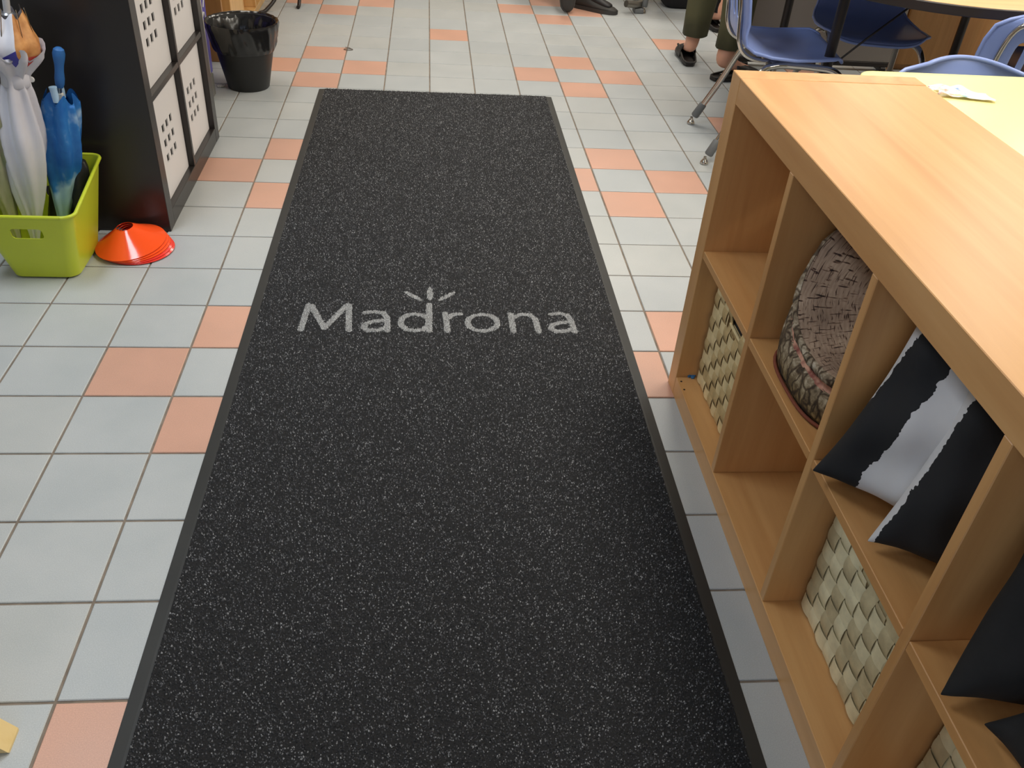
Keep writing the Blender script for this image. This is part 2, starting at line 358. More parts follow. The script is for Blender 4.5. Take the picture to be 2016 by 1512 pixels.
# woven baskets
W1 = [flat('palm_strip_light', rgb(236, 212, 160), .7, vary=.12, nscale=40, bump=.3, bscale=200), flat('palm_strip_tan', rgb(206, 178, 126), .7, vary=.14, nscale=40, bump=.3, bscale=200),
      flat('palm_strip_pale', rgb(236, 224, 184), .7, vary=.12, nscale=40, bump=.3, bscale=200), flat('palm_strip_olive', rgb(204, 188, 148), .7, vary=.14, nscale=40, bump=.3, bscale=200)]
def clip(poly, x0, y0, x1, y1):
    for ax, lim, s in ((0, x0, 1), (0, x1, -1), (1, y0, 1), (1, y1, -1)):
        out = []
        for i, p in enumerate(poly):
            q = poly[(i+1) % len(poly)]; a = (p[ax]-lim)*s; b = (q[ax]-lim)*s
            if a >= 0: out.append(p)
            if (a >= 0) != (b >= 0):
                t = a/(a-b); out.append((p[0]+(q[0]-p[0])*t, p[1]+(q[1]-p[1])*t))
        poly = out
        if len(poly) < 3: return []
    return poly
def basket(k, label, xin, mats):
    r = empty('woven_basket', (SX+xin, cy(k)-.0055, TB+.0005), label=label, cat='basket', group='woven baskets in the bottom compartments')
    w, h, d = HW-.011, HW-.016, .355-xin
    sl = (w/2-.044, h-.077, w/2+.044, h-.050)   # handle slot (y, z)
    bm = bmesh.new()
    for a, b in (((.0058, -w, 0), (.01, 0, sl[1])), ((.0058, -w, sl[3]), (.01, 0, h)), ((.0058, -sl[0], sl[1]), (.01, 0, sl[3])), ((.0058, -w, sl[1]), (.01, -sl[2], sl[3])),
                 ((.01, -.006, 0), (d, 0, h)), ((.01, -w, 0), (d, -w+.006, h)), ((d-.006, -w, 0), (d, 0, h)), ((.01, -w, 0), (d, 0, .006))): addbox(bm, a, b)
    b2o('basket_body', bm, mats[1], r)
    rnd = random.Random(k*7+3); ncell = 10 if k == 0 else 9
    for fam in (0, 1):                       # 0: strips running sideways, 1: strips standing upright
        run, acr = (w-.003, h-.003) if fam == 0 else (h-.003, w-.003)
        pr_, pa_ = run/ncell, acr/ncell
        for c in range(ncell):
            m0 = .0015+(c+.5)*pa_; hw_ = pa_*.5*rnd.uniform(.93, .985); sg = 1 if (c+fam) % 2 == 0 else -1; tw = rnd.uniform(-.012, .012)
            segs, cur = [], []
            for q_ in range(ncell*5+1):
                s_ = q_/5; a = .0015+s_*pr_; ph = math.cos(math.pi*(s_-.5))*(1 if int(s_-.5+100) >= 0 else 1)
                cc = math.sin(math.pi*s_)*sg; dp = .0022-.0026*(abs(cc)**.7*(1 if cc > 0 else -1))
                dp = max(-.0012, min(.0054, dp)); m_ = m0+tw*(a-run/2)*.3; e_ = hw_*(1.0-.05*abs(math.cos(math.pi*s_)))
                pa1, pb1 = ((a, m_-e_), (a, m_+e_)) if fam == 0 else ((m_-e_, a), (m_+e_, a)); mid_ = ((pa1[0]+pb1[0])/2, (pa1[1]+pb1[1])/2)
                if sl[0]-.002 < mid_[0] < sl[2]+.002 and sl[1]-.012 < mid_[1] < sl[3]+.012:
                    if cur: segs.append(cur); cur = []
                    continue
                cl = lambda p: (min(max(p[0], .001), w-.001), min(max(p[1], .001), h-.001)); cur.append((dp, cl(pa1), cl(pb1)))
            if cur: segs.append(cur)
            for sg_ in segs:
                if len(sg_) < 2: continue
                bm = bmesh.new(); row = [(bm.verts.new((d_, -a_[0], a_[1])), bm.verts.new((d_, -b_[0], b_[1]))) for d_, a_, b_ in sg_]
                for (a_, b_), (c_, d_) in zip(row, row[1:]): bm.faces.new((a_, b_, d_, c_))
                b2o('strip', bm, mats[(fam if rnd.random() > .18 else 1-fam)], r, smooth=True)
    bm = bmesh.new(); z = h-.003
    for a, b in (((-.001, -w+.001, h-.012), (.012, -.001, h)), ((.012, -.008, h-.012), (d, 0, h)), ((.012, -w, h-.012), (d, -w+.008, h))): addbox(bm, a, b, .002)
    b2o('rim', bm, mats[1], r)
    bm = bmesh.new()
    for a, b in (((.001, -sl[2], sl[1]-.005), (.008, -sl[0], sl[1])), ((.001, -sl[2], sl[3]), (.008, -sl[0], sl[3]+.004))): addbox(bm, a, b, .001)
    b2o('handle_slot', bm, mats[0], r)
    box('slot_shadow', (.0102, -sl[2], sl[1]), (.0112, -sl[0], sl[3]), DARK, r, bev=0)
basket(0, 'golden woven palm basket with handle slot in the compartment farthest from the camera', .049, W1[:2])
basket(2, 'pale woven palm basket below the black and white pillows', .070, W1[2:])
basket(3, 'woven palm basket in the bottom compartment nearest the camera, below the black pillows', .115, W1[2:])
bm = bmesh.new(); addtube(bm, spline([(.0, .0, .003), (.008, .006, .004), (.015, .002, .003), (.02, .009, .004)]), .0028, 6); addbox(bm, (.006, -.006, 0), (.014, .004, .005), .001)
tag(b2o('craft_scrap', bm, flat('blue_scrap', rgb(60, 120, 175), .6), loc=(.652, 1.7125, TB), angle=60), 'tiny blue craft scrap on the bottom board beside the golden basket', 'scrap')

# ------------------------------------------------------------------ tree-stump cushion
ZS = TB+HW+DV
cu = empty('stump_cushion', (.795, 1.198, ZS), label='round cushion printed like a sawn tree stump with bark sides', cat='cushion')
t = NT('stump_end_grain'); v = t.co(); sx = t.n('ShaderNodeSeparateXYZ'); t.l(v, sx.inputs[0])
wn = t.noise(v, 7, 4, .6, .3); r_ = t.n('ShaderNodeVectorMath', operation='LENGTH')
ofs = t.n('ShaderNodeVectorMath', operation='ADD'); t.l(v, ofs.inputs[0]); ofs.inputs[1].default_value = (-.03, .05, -.2); t.l(ofs.outputs[0], r_.inputs[0])
s3 = t.n('ShaderNodeSeparateXYZ'); t.l(ofs.outputs[0], s3.inputs[0]); th = t.math('ARCTAN2', s3.outputs[2], s3.outputs[1])
rr = t.math('ADD', r_.outputs['Value'], t.math('MULTIPLY', wn, .03)); ring = t.math('SINE', t.math('MULTIPLY', rr, 900))
def polar(a, b):
    cv = t.n('ShaderNodeCombineXYZ'); t.l(t.math('MULTIPLY', rr, a), cv.inputs[0]); t.l(t.math('MULTIPLY', th, b), cv.inputs[1]); return cv.outputs[0]
c1 = t.ramp(t.noise(polar(38, 26), 1.0, 2, .5), [(.33, rgb(70, 52, 44)), (.37, rgb(170, 150, 140)), (.41, (1, 1, 1, 1))])
c2 = t.ramp(t.noise(polar(420, 5), 1.0, 2, .5), [(.34, rgb(110, 84, 70)), (.42, (1, 1, 1, 1))])
crack = t.mix(1, c1, c2, 'MULTIPLY')
big = t.ramp(t.noise(v, 11, 4, .6), [(.3, rgb(128, 106, 88)), (.5, rgb(164, 138, 116)), (.7, rgb(196, 170, 144))])
t.l(t.mix(1, t.mix(.5, big, t.ramp(t.math('ADD', t.math('MULTIPLY', ring, .5), .5), [(0, (.72, .66, .62, 1)), (1, (1, 1, 1, 1))]), 'MULTIPLY'), crack, 'MULTIPLY'), t.b.inputs['Base Color']); t.set(Roughness=.85)
GRAIN = t.m
t = NT('printed_bark'); v = t.co((1, 1, 1)); vo = t.n('ShaderNodeTexVoronoi', feature='DISTANCE_TO_EDGE'); vo.inputs['Scale'].default_value = 24
stc = t.n('ShaderNodeMapping'); stc.inputs['Scale'].default_value = (2.2, 2.2, .9); t.l(v, stc.inputs[0]); mx_ = t.n('ShaderNodeMix', data_type='VECTOR'); mx_.inputs[0].default_value = .045
dn = t.n('ShaderNodeTexNoise'); dn.inputs['Scale'].default_value = 30; t.l(v, dn.inputs['Vector']); t.l(stc.outputs[0], mx_.inputs[4]); t.l(dn.outputs['Color'], mx_.inputs[5]); t.l(mx_.outputs[1], vo.inputs['Vector'])
nz = t.noise(v, 60, 4, .7)
col = t.ramp(nz, [(.3, rgb(92, 76, 58)), (.5, rgb(150, 132, 108)), (.66, rgb(206, 192, 170))])
cr = t.ramp(vo.outputs['Distance'], [(0, rgb(84, 68, 54)), (.06, rgb(150, 134, 116)), (.14, (1, 1, 1, 1))])
sz = t.n('ShaderNodeSeparateXYZ'); t.l(v, sz.inputs[0]); moss = t.ramp(t.math('MULTIPLY', sz.outputs['Z'], 9), [(.1, rgb(178, 158, 96)), (.75, rgb(255, 255, 255))])
t.l(t.mix(1, t.mix(.9, col, cr, 'MULTIPLY'), moss, 'MULTIPLY'), t.b.inputs['Base Color']); t.set(Roughness=.85); BARK = t.m
t = NT('printed_split_wood'); v = t.co((60, 60, 8)); t.l(t.ramp(t.noise(v, 1, 3), [(.3, rgb(134, 70, 60)), (.7, rgb(222, 170, 142))]), t.b.inputs['Base Color']); t.set(Roughness=.85); SPLIT = t.m
def fp(a, r):   # squarish footprint squeezed by the compartment
    c, s = math.cos(a), math.sin(a); n = 3.0; k = (abs(c)**n+abs(s)**n)**(-1/n); return r*k*c*1.0, r*k*s*.985
def topz(x, y):
    z = .112+.755*(x+.143)+.96*(y-.049); lo, hi = .105, .322
    k = .03; z = lo+k*math.log1p(math.exp(min(50, (z-lo)/k))); return hi-k*math.log1p(math.exp(min(50, (hi-z)/k)))
NS = 72; R0 = .158
def side_ring(f, bulge, jit=0):
    out = []
    for k in range(NS):
        a = 2*math.pi*k/NS; x, y = fp(a, R0-.004+bulge+jit*math.sin(a*17+f*9)*.6+jit*math.sin(a*29+f*20)*.4); zt = topz(*fp(a, R0)); out.append((x, y, .006+(zt-.010)*f))
    return out
bm = bmesh.new(); addrings(bm, [side_ring(f, b, j) for f, b, j in ((0, 0, 0), (.12, .004, .001), (.3, .006, .002), (.46, .005, .003), (.60, .002, .003), (.645, -.005, .001))], True, False); b2o('lower_bark_side', bm, BARK, cu, smooth=True)
bm = bmesh.new(); addrings(bm, [side_ring(f, b, 0) for f, b in ((.63, -.003), (.67, -.009), (.75, -.008), (.80, -.002))], False, False); b2o('split_band', bm, SPLIT, cu, smooth=True)
bm = bmesh.new(); addrings(bm, [side_ring(f, b, j) for f, b, j in ((.78, -.006, 0), (.82, 0, .002), (.93, .003, .003), (.985, .001, .002), (1.0, -.004, 0))], False, False); b2o('upper_bark_edge', bm, BARK, cu, smooth=True)
bm = bmesh.new(); rings = []
for f in (1, .96, .88, .76, .62, .48, .34, .2, .08):
    ring_ = []
    for k in range(NS):
        a = 2*math.pi*k/NS; x, y = fp(a, (R0-.007)*f); zt = topz(*fp(a, R0*f)); ring_.append((x, y, zt-.006+.006*min(1, (1-f)*9)))
    rings.append(ring_)
addrings(bm, rings, False, True); b2o('sawn_top', bm, GRAIN, cu, smooth=True)
bm = bmesh.new(); ps = [(*fp(2*math.pi*k/64, R0+.0005), .0062) for k in range(65)]; addtube(bm, ps, .0034, 6, False); b2o('piping', bm, PIPING, cu, smooth=True)

# ------------------------------------------------------------------ pillows
def pillow_mat(name, stripes):
    """stripes: list of (start, slope) edges where colour flips, in u + slope*v"""
    t = NT(name); uv = t.n('ShaderNodeTexCoord').outputs['UV']; s = t.n('ShaderNodeSeparateXYZ'); t.l(uv, s.inputs[0])
    n1 = t.noise(uv, 9, 3, .7); n2 = t.noise(uv, 30, 2, .7); fac = None
    for k, (st, sl) in enumerate(stripes):
        e = t.math('ADD', s.outputs[0], t.math('MULTIPLY', s.outputs[1], sl)); e = t.math('ADD', e, t.math('MULTIPLY', t.math('SUBTRACT', n1, .5), .09)); e = t.math('ADD', e, t.math('MULTIPLY', t.math('SUBTRACT', n2, .5), .022))
        g = t.math('GREATER_THAN', e, st); fac = g if fac is None else t.math('ABSOLUTE', t.math('SUBTRACT', fac, g))
    if fac is None: c = t.ramp(t.noise(uv, 8), [(.3, rgb(22, 21, 22)), (.7, rgb(30, 29, 30))])
    else: c = t.mix(fac, rgb(28, 28, 31), rgb(214, 211, 212))
    t.l(c, t.b.inputs['Base Color']); t.set(Roughness=.85); t.b.inputs['Sheen Weight'].default_value = .0; t.bump(t.noise(uv, 400, 2), .15); return t.m
def pillow(label, BF, BB, TF, TB_, th, m, wr=.004, seed=0):
    BF, BB, TF, TB_ = map(Vector, (BF, BB, TF, TB_)); n = 26
    nrm = (BB-BF).cross(TF-BF).normalized()
    if nrm.x > 0: nrm = -nrm
    base = (BF+BB)/2; V, F, UV = [], [], []
    rd = random.Random(seed); ph = [rd.uniform(0, 6) for _ in range(6)]
    for side in (1, -1):
        for j in range(n+1):
            for i in range(n+1):
                u, v = i/n, j/n; a, b = 2*u-1, 2*v-1
                pu = u-.045*a*(1-b*b)**1.0*abs(a)**3; pv = v-.035*b*(1-a*a)*abs(b)**3
                p = (1-pv)*((1-pu)*BF+pu*BB)+pv*((1-pu)*TF+pu*TB_); cn = max(0, 1-(math.hypot(u, v)/.30)); p = p+nrm*(.018*cn*cn)
                h = th*(max(0, (1-a**4)*(1-b**4)))**.62
                wv = wr*(math.sin(9*u+4*v+ph[0])+math.sin(14*v-6*u+ph[1])+.6*math.sin(23*u+11*v+ph[2]))*min(1, h/th)
                V.append(p+nrm*(side*h*(1 if side > 0 else .8)+wv)-base); UV.append((u, v))
    st = (n+1)**2; mp_ = list(range(2*st))
    for j in range(n+1):
        for i in range(n+1):
            if i in (0, n) or j in (0, n): mp_[st+j*(n+1)+i] = j*(n+1)+i
    for s in (0, 1):
        for j in range(n):
            for i in range(n):
                q = [s*st+j*(n+1)+i, s*st+j*(n+1)+i+1, s*st+(j+1)*(n+1)+i+1, s*st+(j+1)*(n+1)+i]
                q = [mp_[k] for k in q]; F.append(q if s == 0 else q[::-1])
    used = sorted({k for f in F for k in f}); re = {k: i for i, k in enumerate(used)}
    me = mesh('throw_pillow', [V[k] for k in used], [[re[k] for k in f] for f in F], m)
    ul = me.uv_layers.new(name='UVMap')
    for l in me.loops: ul.data[l.index].uv = UV[used[l.vertex_index]]
    o = obj('throw_pillow', me, None, None, True, tuple(base)); tag(o, label, 'pillow', 'throw pillows in the cube shelf'); subsurf(o, 1); return o
z0 = ZS+.004; zt = HH-TB-.006
pillow('black pillow with broad white band leaning in compartment beside the stump cushion', (.606, .982, z0+.004), (.80, .78, z0+.01), (.700, 1.000, zt), (.90, .80, zt), .070,
       pillow_mat('pillow_black_white', [(-9, 0), (-.035, -.13), (.25, -.08), (.80, -.0)]), .0075, 3)
pillow('black pillow with narrow white edge leaning in front of the white banded one', (.634, .834, z0+.002), (.79, .70, z0+.01), (.720, .878, zt), (.93, .70, zt), .046, pillow_mat('pillow_black', [(-9, 0), (.045, -.02)]), .004, 5)
pillow('plain black pillow with pointed corner over the shelf edge, compartment nearest camera', (.616, .588, z0+.002), (.86, .50, z0+.01), (.685, .655, zt-.02), (.93, .52, zt), .05, pillow_mat('pillow_plain', []), .006, 8)
pillow('plain black pillow standing lower right, in front of the one with the pointed corner', (.660, .537, z0+.002), (.665, .345, z0+.004), (.80, .50, zt-.06), (.80, .345, zt-.06), .035, pillow_mat('pillow_plain_b', []), .004, 9)

# ------------------------------------------------------------------ black-brown cube unit with white boxes
unit = empty('tall_cube_unit', (-.788, 2.538, 0), R(180), 'tall black-brown cube unit holding white boxes, behind the umbrellas', 'shelving')
cube_shelf(unit, 2, 4, [BLACKB]*3)
bm = bmesh.new()
for (x, z, dx, dz) in ((.125, .135, .018, .0015), (.145, .137, .0015, .016), (.118, .13, .01, .001)): addbox(bm, (x, .0, z), (x+dx, .0003, z+dz))
def wbox(row, colm, label):
    w, h = HW-.006, HW-.006; y0 = 2.538+TB+colm*(HW+DV)+.003; z0_ = TB+row*(HW+DV)+.0008
    r = empty('storage_box', (-.810, y0, z0_), label=label, cat='box', group='white boxes in the tall cube unit')
    bm = bmesh.new(); hs, pt = .0255, .048; cyy, cz = w/2, h/2
    ys = [0]+[v for k in (-1, 0, 1) for v in (cyy+k*pt-hs/2, cyy+k*pt+hs/2)]+[w]; zs = [0]+[v for k in (-1, 0, 1) for v in (cz+k*.047-hs/2, cz+k*.047+hs/2)]+[h]
    G = [[bm.verts.new((0, y, z)) for z in zs] for y in ys]
    for i in range(7):
        for j in range(7):
            if i in (1, 3, 5) and j in (1, 3, 5): continue
            bm.faces.new((G[i][j], G[i+1][j], G[i+1][j+1], G[i][j+1]))
    me = bpy.data.meshes.new('front_panel'); bm.normal_update(); bm.to_mesh(me); bm.free()
    o = obj('front_panel', me, WHITEB, r); solid(o, .004, 0)
    bm = bmesh.new()
    for a, b in (((-.34, 0, 0), (-.004, .004, h)), ((-.34, w-.004, 0), (-.004, w, h)), ((-.34, 0, 0), (-.336, w, h)), ((-.336, .004, 0), (-.004, w-.004, .004))): addbox(bm, a, b)
    b2o('box_body', bm, WHITEB, r)
    box('lining', (-.012, .006, .006), (-.010, w-.006, h-.01), DARK, r, bev=0)  # near-black sheet added behind the holes to imitate shade inside the box
wbox(0, 0, 'white board box with nine square holes, bottom row, beside the orange cones')
wbox(0, 1, 'white board box with nine square holes, bottom row, beside the waste bin')
wbox(1, 0, 'white board box with nine square holes, second row, directly above the box by the cones')
wbox(1, 1, 'white board box with nine square holes, second row, above the box by the waste bin')

# ------------------------------------------------------------------ lime tub
tub = empty('plastic_tub', (-1.062, 2.345, 0), label='lime green plastic tub full of folded umbrellas', cat='tub')
def rr_ring(hx, hy, rc, z, n=6, zf=None):
    out = []
    for qx, qy, a0 in ((1, -1, -90), (1, 1, 0), (-1, 1, 90), (-1, -1, 180)):
        for k in range(n+1):
            a = R(a0+90*k/n); x = qx*(hx-rc)+rc*math.cos(a); y = qy*(hy-rc)+rc*math.sin(a); out.append((x, y, z if zf is None else zf(x, y)))
    return out
def rimz(x, y):
    t = (y+.155)/.31; s = abs(x)/.135
    f = .212+.030*max(0, min(1, (t-.14)/.2))*1.0
    if .15 < t < 1 : f += -.010*math.exp(-((t-.42)/.09)**2)+.020*max(0, min(1, (t-.5)/.35))
    return f if s > .75 or t > .8 else .212 if t < .5 else .252
def tubring(f):
    base = rr_ring(.088, .105, .032, 0, 8); top = rr_ring(.131, .152, .03, 0, 8)
    return [(a[0]*(1-f)+b[0]*f, a[1]*(1-f)+b[1]*f, rimz(b[0], b[1])*f) for a, b in zip(base, top)]
bm = bmesh.new(); inner = []
rings = [[(p[0]*.9, p[1]*.9, .0005) for p in tubring(0)]]+[[(p[0], p[1], max(p[2], .004)) for p in tubring(f)] for f in (.03, .15, .3, .45, .6, .7, .8, .9, 1)]
V = addrings(bm, rings, True, False); n = len(V[0])
# handle slots front and back: remove faces in the middle of the short-height band then refine
me = bpy.data.meshes.new('tub_body'); bmesh.ops.recalc_face_normals(bm, faces=bm.faces)
bm.to_mesh(me); bm.free(); tb = obj('tub_body', me, LIME, tub, True)
sm = tb.modifiers.new('solid', 'SOLIDIFY'); sm.thickness = .003; sm.offset = -1
cut = bpy.data.meshes.new('cutter'); bm = bmesh.new()
addbox(bm, (-.040, -.5, .140), (.042, .5, .172), .010, 3); bm.to_mesh(cut); bm.free()
co = bpy.data.objects.new('cutter', cut); COL.objects.link(co); co.location = (-1.062, 2.345, 0)
bo = tb.modifiers.new('bool', 'BOOLEAN'); bo.object = co; bo.operation = 'DIFFERENCE'; bo.solver = 'EXACT'
dg = bpy.context.evaluated_depsgraph_get(); dg.update(); nm = bpy.data.meshes.new_from_object(tb.evaluated_get(dg)); tb.modifiers.clear(); tb.data = nm; bpy.data.objects.remove(co)
nm.set_sharp_from_angle(angle=R(40))
bm = bmesh.new(); pr = tubring(1); addtube(bm, [(p[0]*1.012, p[1]*1.012, p[2]) for p in pr+[pr[0]]], .0052, 8, False); b2o('rim', bm, LIME, tub, smooth=True)

# ------------------------------------------------------------------ umbrellas
def cloth_mat(name, kind):
    t = NT(name); v = t.co(); t.set(Roughness=.55)
    if kind == 'white': c = t.ramp(t.noise(v, 8), [(.3, rgb(206, 204, 214)), (.7, rgb(224, 222, 230))])
    elif kind == 'sky':
        n_ = t.noise(t.co((9, 9, 7)), 1.0, 4, .55); s = t.n('ShaderNodeSeparateXYZ'); t.l(v, s.inputs[0])
        lowz = t.ramp(s.outputs['Z'], [(.13, (.34,)*3+(1,)), (.26, (0,)*3+(1,))]); nn_ = t.math('ADD', n_, lowz)
        c = t.ramp(nn_, [(.50, rgb(24, 100, 178)), (.60, rgb(44, 122, 196)), (.72, rgb(176, 208, 236))])
    elif kind == 'green': c = t.ramp(t.noise(t.co((30, 30, 8)), 1.0, 3), [(.3, rgb(150, 150, 118)), (.55, rgb(182, 178, 150)), (.7, rgb(158, 186, 128))])
    elif kind == 'lining':
        s = t.n('ShaderNodeSeparateXYZ'); t.l(v, s.inputs[0]); n_ = t.noise(v, 26, 3)
        left = t.mix(t.math('GREATER_THAN', t.math('ADD', s.outputs[2], t.math('MULTIPLY', s.outputs[0], -.5)), .530), rgb(66, 62, 156), rgb(226, 226, 236))
        right = t.mix(t.math('LESS_THAN', s.outputs[2], .563), t.ramp(n_, [(.35, rgb(176, 112, 60)), (.65, rgb(222, 160, 98))]), rgb(196, 66, 56))
        c = t.mix(t.math('GREATER_THAN', s.outputs[0], .112), left, right)
    t.l(c, t.b.inputs['Base Color']); t.bump(t.noise(v, 120, 3), .1); t.b.inputs['Transmission Weight'].default_value = 0
    return t.m
CW, CS, CG, CLN = cloth_mat('white_umbrella_cloth', 'white'), cloth_mat('sky_umbrella_cloth', 'sky'), cloth_mat('green_umbrella_cloth', 'green'), cloth_mat('patterned_lining', 'lining')
def umbrella(name, p0, p1, prof, m, label, folds=8, depth=.22, parts=None, twist=.5, seg=64, open_top=True, seed=1):
    """canopy profile along the axis from tip p0 to handle p1: list of (t, radius)"""
    p0, p1 = Vector(p0), Vector(p1); r = empty(name, p0, label=label, cat='umbrella', group='umbrellas in the lime tub'); ax = p1-p0; rd = random.Random(seed)
    q = ax.to_track_quat('Z', 'Y').to_matrix(); bm = bmesh.new(); rings = []; ph = rd.uniform(0, 6)
    pts = spline([(a, b, 0) for a, b in prof], 4)
    for i, p in enumerate(pts):
        ring_ = []
        for k in range(seg):
            a = 2*math.pi*k/seg; fd = 1-depth*(.5+.5*math.cos(folds*(a+twist*p.x*4)+ph+.8*math.sin(a*2+p.x*6)))+.06*math.sin(3*a+p.x*9+ph)
            tt = p.x
            if i >= len(pts)-2 and open_top: tt += .022*math.cos(folds*a+ph)
            ring_.append(q @ Vector((p.y*fd*math.cos(a), p.y*fd*math.sin(a), tt*ax.length)))
        rings.append(ring_)
    addrings(bm, rings, True, not open_top); o = b2o('canopy', bm, m, r, smooth=True)
    return r, q, ax.length
# white umbrella
r, q, Lx = umbrella('folded_umbrella', (-1.112, 2.335, .025), (-.998, 2.352, .86), [(.03, .008), (.14, .024), (.27, .048), (.40, .060), (.48, .054), (.56, .042), (.585, .036), (.61, .036), (.635, .050), (.665, .070), (.69, .080)], CW,
             'white umbrella with patterned blue and orange lining, open end up, in the lime tub', 7, .30, seed=2)
def on(q, Lx, t, x=0, y=0): return q @ Vector((x, y, t*Lx))
tube('shaft', [on(q, Lx, .0), on(q, Lx, 1.0)], .0085, flat('grey_white_shaft', rgb(200, 198, 200), .3), r)
bm = bmesh.new(); rings = []
for t_, rad in ((.64, .038), (.665, .058), (.69, .071), (.715, .070), (.74, .058), (.765, .046), (.79, .036)):
    rings.append([on(q, Lx, t_+(.010*math.cos(7*a) if t_ > .75 else 0), rad*math.cos(a)*(.92+.06*math.cos(7*a)), rad*math.sin(a)*(.92+.06*math.cos(7*a))) for a in [2*math.pi*k/56 for k in range(56)]])
addrings(bm, rings, False, False); b2o('lining', bm, CLN, r, smooth=True)
bm = bmesh.new(); addrings(bm, [[on(q, Lx, t_, rd_*math.cos(a)*(1+.03*math.sin(3*a)), rd_*math.sin(a)) for a in [2*math.pi*k/40 for k in range(40)]] for t_, rd_ in ((.578, .030), (.582, .0345), (.598, .0335), (.616, .0345), (.620, .030))], False, False); b2o('strap', bm, CW, r, smooth=True)
lathe('snap_button', [(.0001, .003), (.006, .0025), (.008, 0)], WHITEP, r, 12, on(q, Lx, .60, .004, -.036)).rotation_euler = (R(90), 0, 0)
for k in range(7):
    a = 2*math.pi*k/7+.3
    tube('rib', [on(q, Lx, .66, .03*math.cos(a), .03*math.sin(a)), on(q, Lx, .72, .055*math.cos(a), .055*math.sin(a)), on(q, Lx, .81, .037*math.cos(a), .037*math.sin(a))], .0014, CHROME, r, 6)
lathe('runner', [(.014, -.012), (.017, -.008), (.017, .01), (.013, .014), (.009, .014)], flat('silver_runner', rgb(170, 172, 178), .25, .7), r, 20, on(q, Lx, .775), True, True)
# blue umbrella
r, q, Lx = umbrella('folded_umbrella', (-1.055, 2.405, .03), (-.947, 2.415, .585), [(.03, .008), (.12, .018), (.3, .036), (.48, .052), (.62, .054), (.72, .050), (.78, .044)], CS, 'sky blue umbrella with cloud print and ergonomic blue handle, beside the white one', 6, .3, seed=5, twist=.3)
prof = [(.0001, 0), (.009, .001), (.0115, .010), (.0125, .025), (.0110, .045), (.0115, .060), (.0145, .078), (.0155, .090), (.013, .101), (.007, .106), (.0001, .107)]
h = lathe('handle', prof, HANDLEB, r, 24, on(q, Lx, .815)); h.rotation_euler = q.to_euler()
tube('shaft', [on(q, Lx, .3), on(q, Lx, .83)], .0045, CHROME, r)
box('runner', (-.006, -.006, -.012), (.006, .006, .014), WHITEP, r, .002, loc=on(q, Lx, .765, 0, -.004))
for x_, y_, t_ in ((-.040, .0, .82), (-.012, .008, .80), (.028, .0, .80)):
    lathe('rib_tip', [(.008, 0), (.009, .02), (.0085, .034), (.0095, .037), (.0095, .040), (.0001, .040)], CS, r, 12, on(q, Lx, t_-.05, x_, y_))
# green umbrella and the black ones behind
r, q, Lx = umbrella('folded_umbrella', (-1.148, 2.325, .03), (-1.140, 2.325, .62), [(.03, .008), (.2, .018), (.4, .034), (.62, .052), (.75, .055), (.86, .044), (.92, .02)], CG, 'mottled green and beige umbrella at the left edge of the lime tub', 7, .25, seed=8)
tube('shaft', [on(q, Lx, .5), on(q, Lx, 1.1)], .005, CHROME, r)
r, q, Lx = umbrella('folded_umbrella', (-1.008, 2.40, .03), (-.968, 2.435, .28), [(.05, .018), (.2, .024), (.5, .026), (.85, .026), (.97, .016)], BLKNYLON, 'short black umbrella wedged under the tub corner beside the blue one', 5, .15, seed=4, open_top=False)
lathe('strap', [(.027, -.006), (.0285, 0), (.027, .006)], ORANGE, r, 20, on(q, Lx, .30)).rotation_euler = q.to_euler()
r, q, Lx = umbrella('folded_umbrella', (-1.085, 2.425, .03), (-1.03, 2.43, .24), [(.05, .018), (.2, .024), (.5, .026), (.85, .026), (.97, .016)], BLKNYLON, 'short black umbrella low between the white and the blue umbrella', 5, .15, seed=6, open_top=False)
lathe('end_knob', [(.012, 0), (.013, .01), (.008, .016), (.0001, .017)], BLKBIN, r, 14, on(q, Lx, .96)).rotation_euler = q.to_euler()

# ------------------------------------------------------------------ stack of disc cones
cone_prof = [(.101, .0), (.102, .003), (.095, .0075), (.078, .018), (.055, .033), (.035, .0475), (.0265, .054), (.0235, .056), (.0235, .0555)]
labs = ['topmost bright orange disc cone of the stack on the tiles', 'second disc cone from the top of the orange stack', 'third disc cone from the top of the orange stack', 'fourth disc cone from the top, reddish orange', 'lowest disc cone of the stack, reddish orange, touching the tiles']
for k in range(5):
    lv = 4-k; bm = bmesh.new(); seg = 56
    rings = [[(rr_*math.cos(2*math.pi*i/seg), rr_*math.sin(2*math.pi*i/seg), zz) for i in range(seg)] for rr_, zz in cone_prof]
    addrings(bm, rings, False, False); o = b2o('disc_cone', bm, ORANGE if k < 3 else REDOR, angle=40)
    solid(o, .0018); o.location = (-.873+.0045*k, 2.417+.001*k, .002+.0048*lv*1.0+ .002*(4-k)*.3); o.rotation_euler = (R(1.2*lv), R(-1.6*lv), 0)
    tag(o, labs[k], 'cone', 'stacked disc cones')

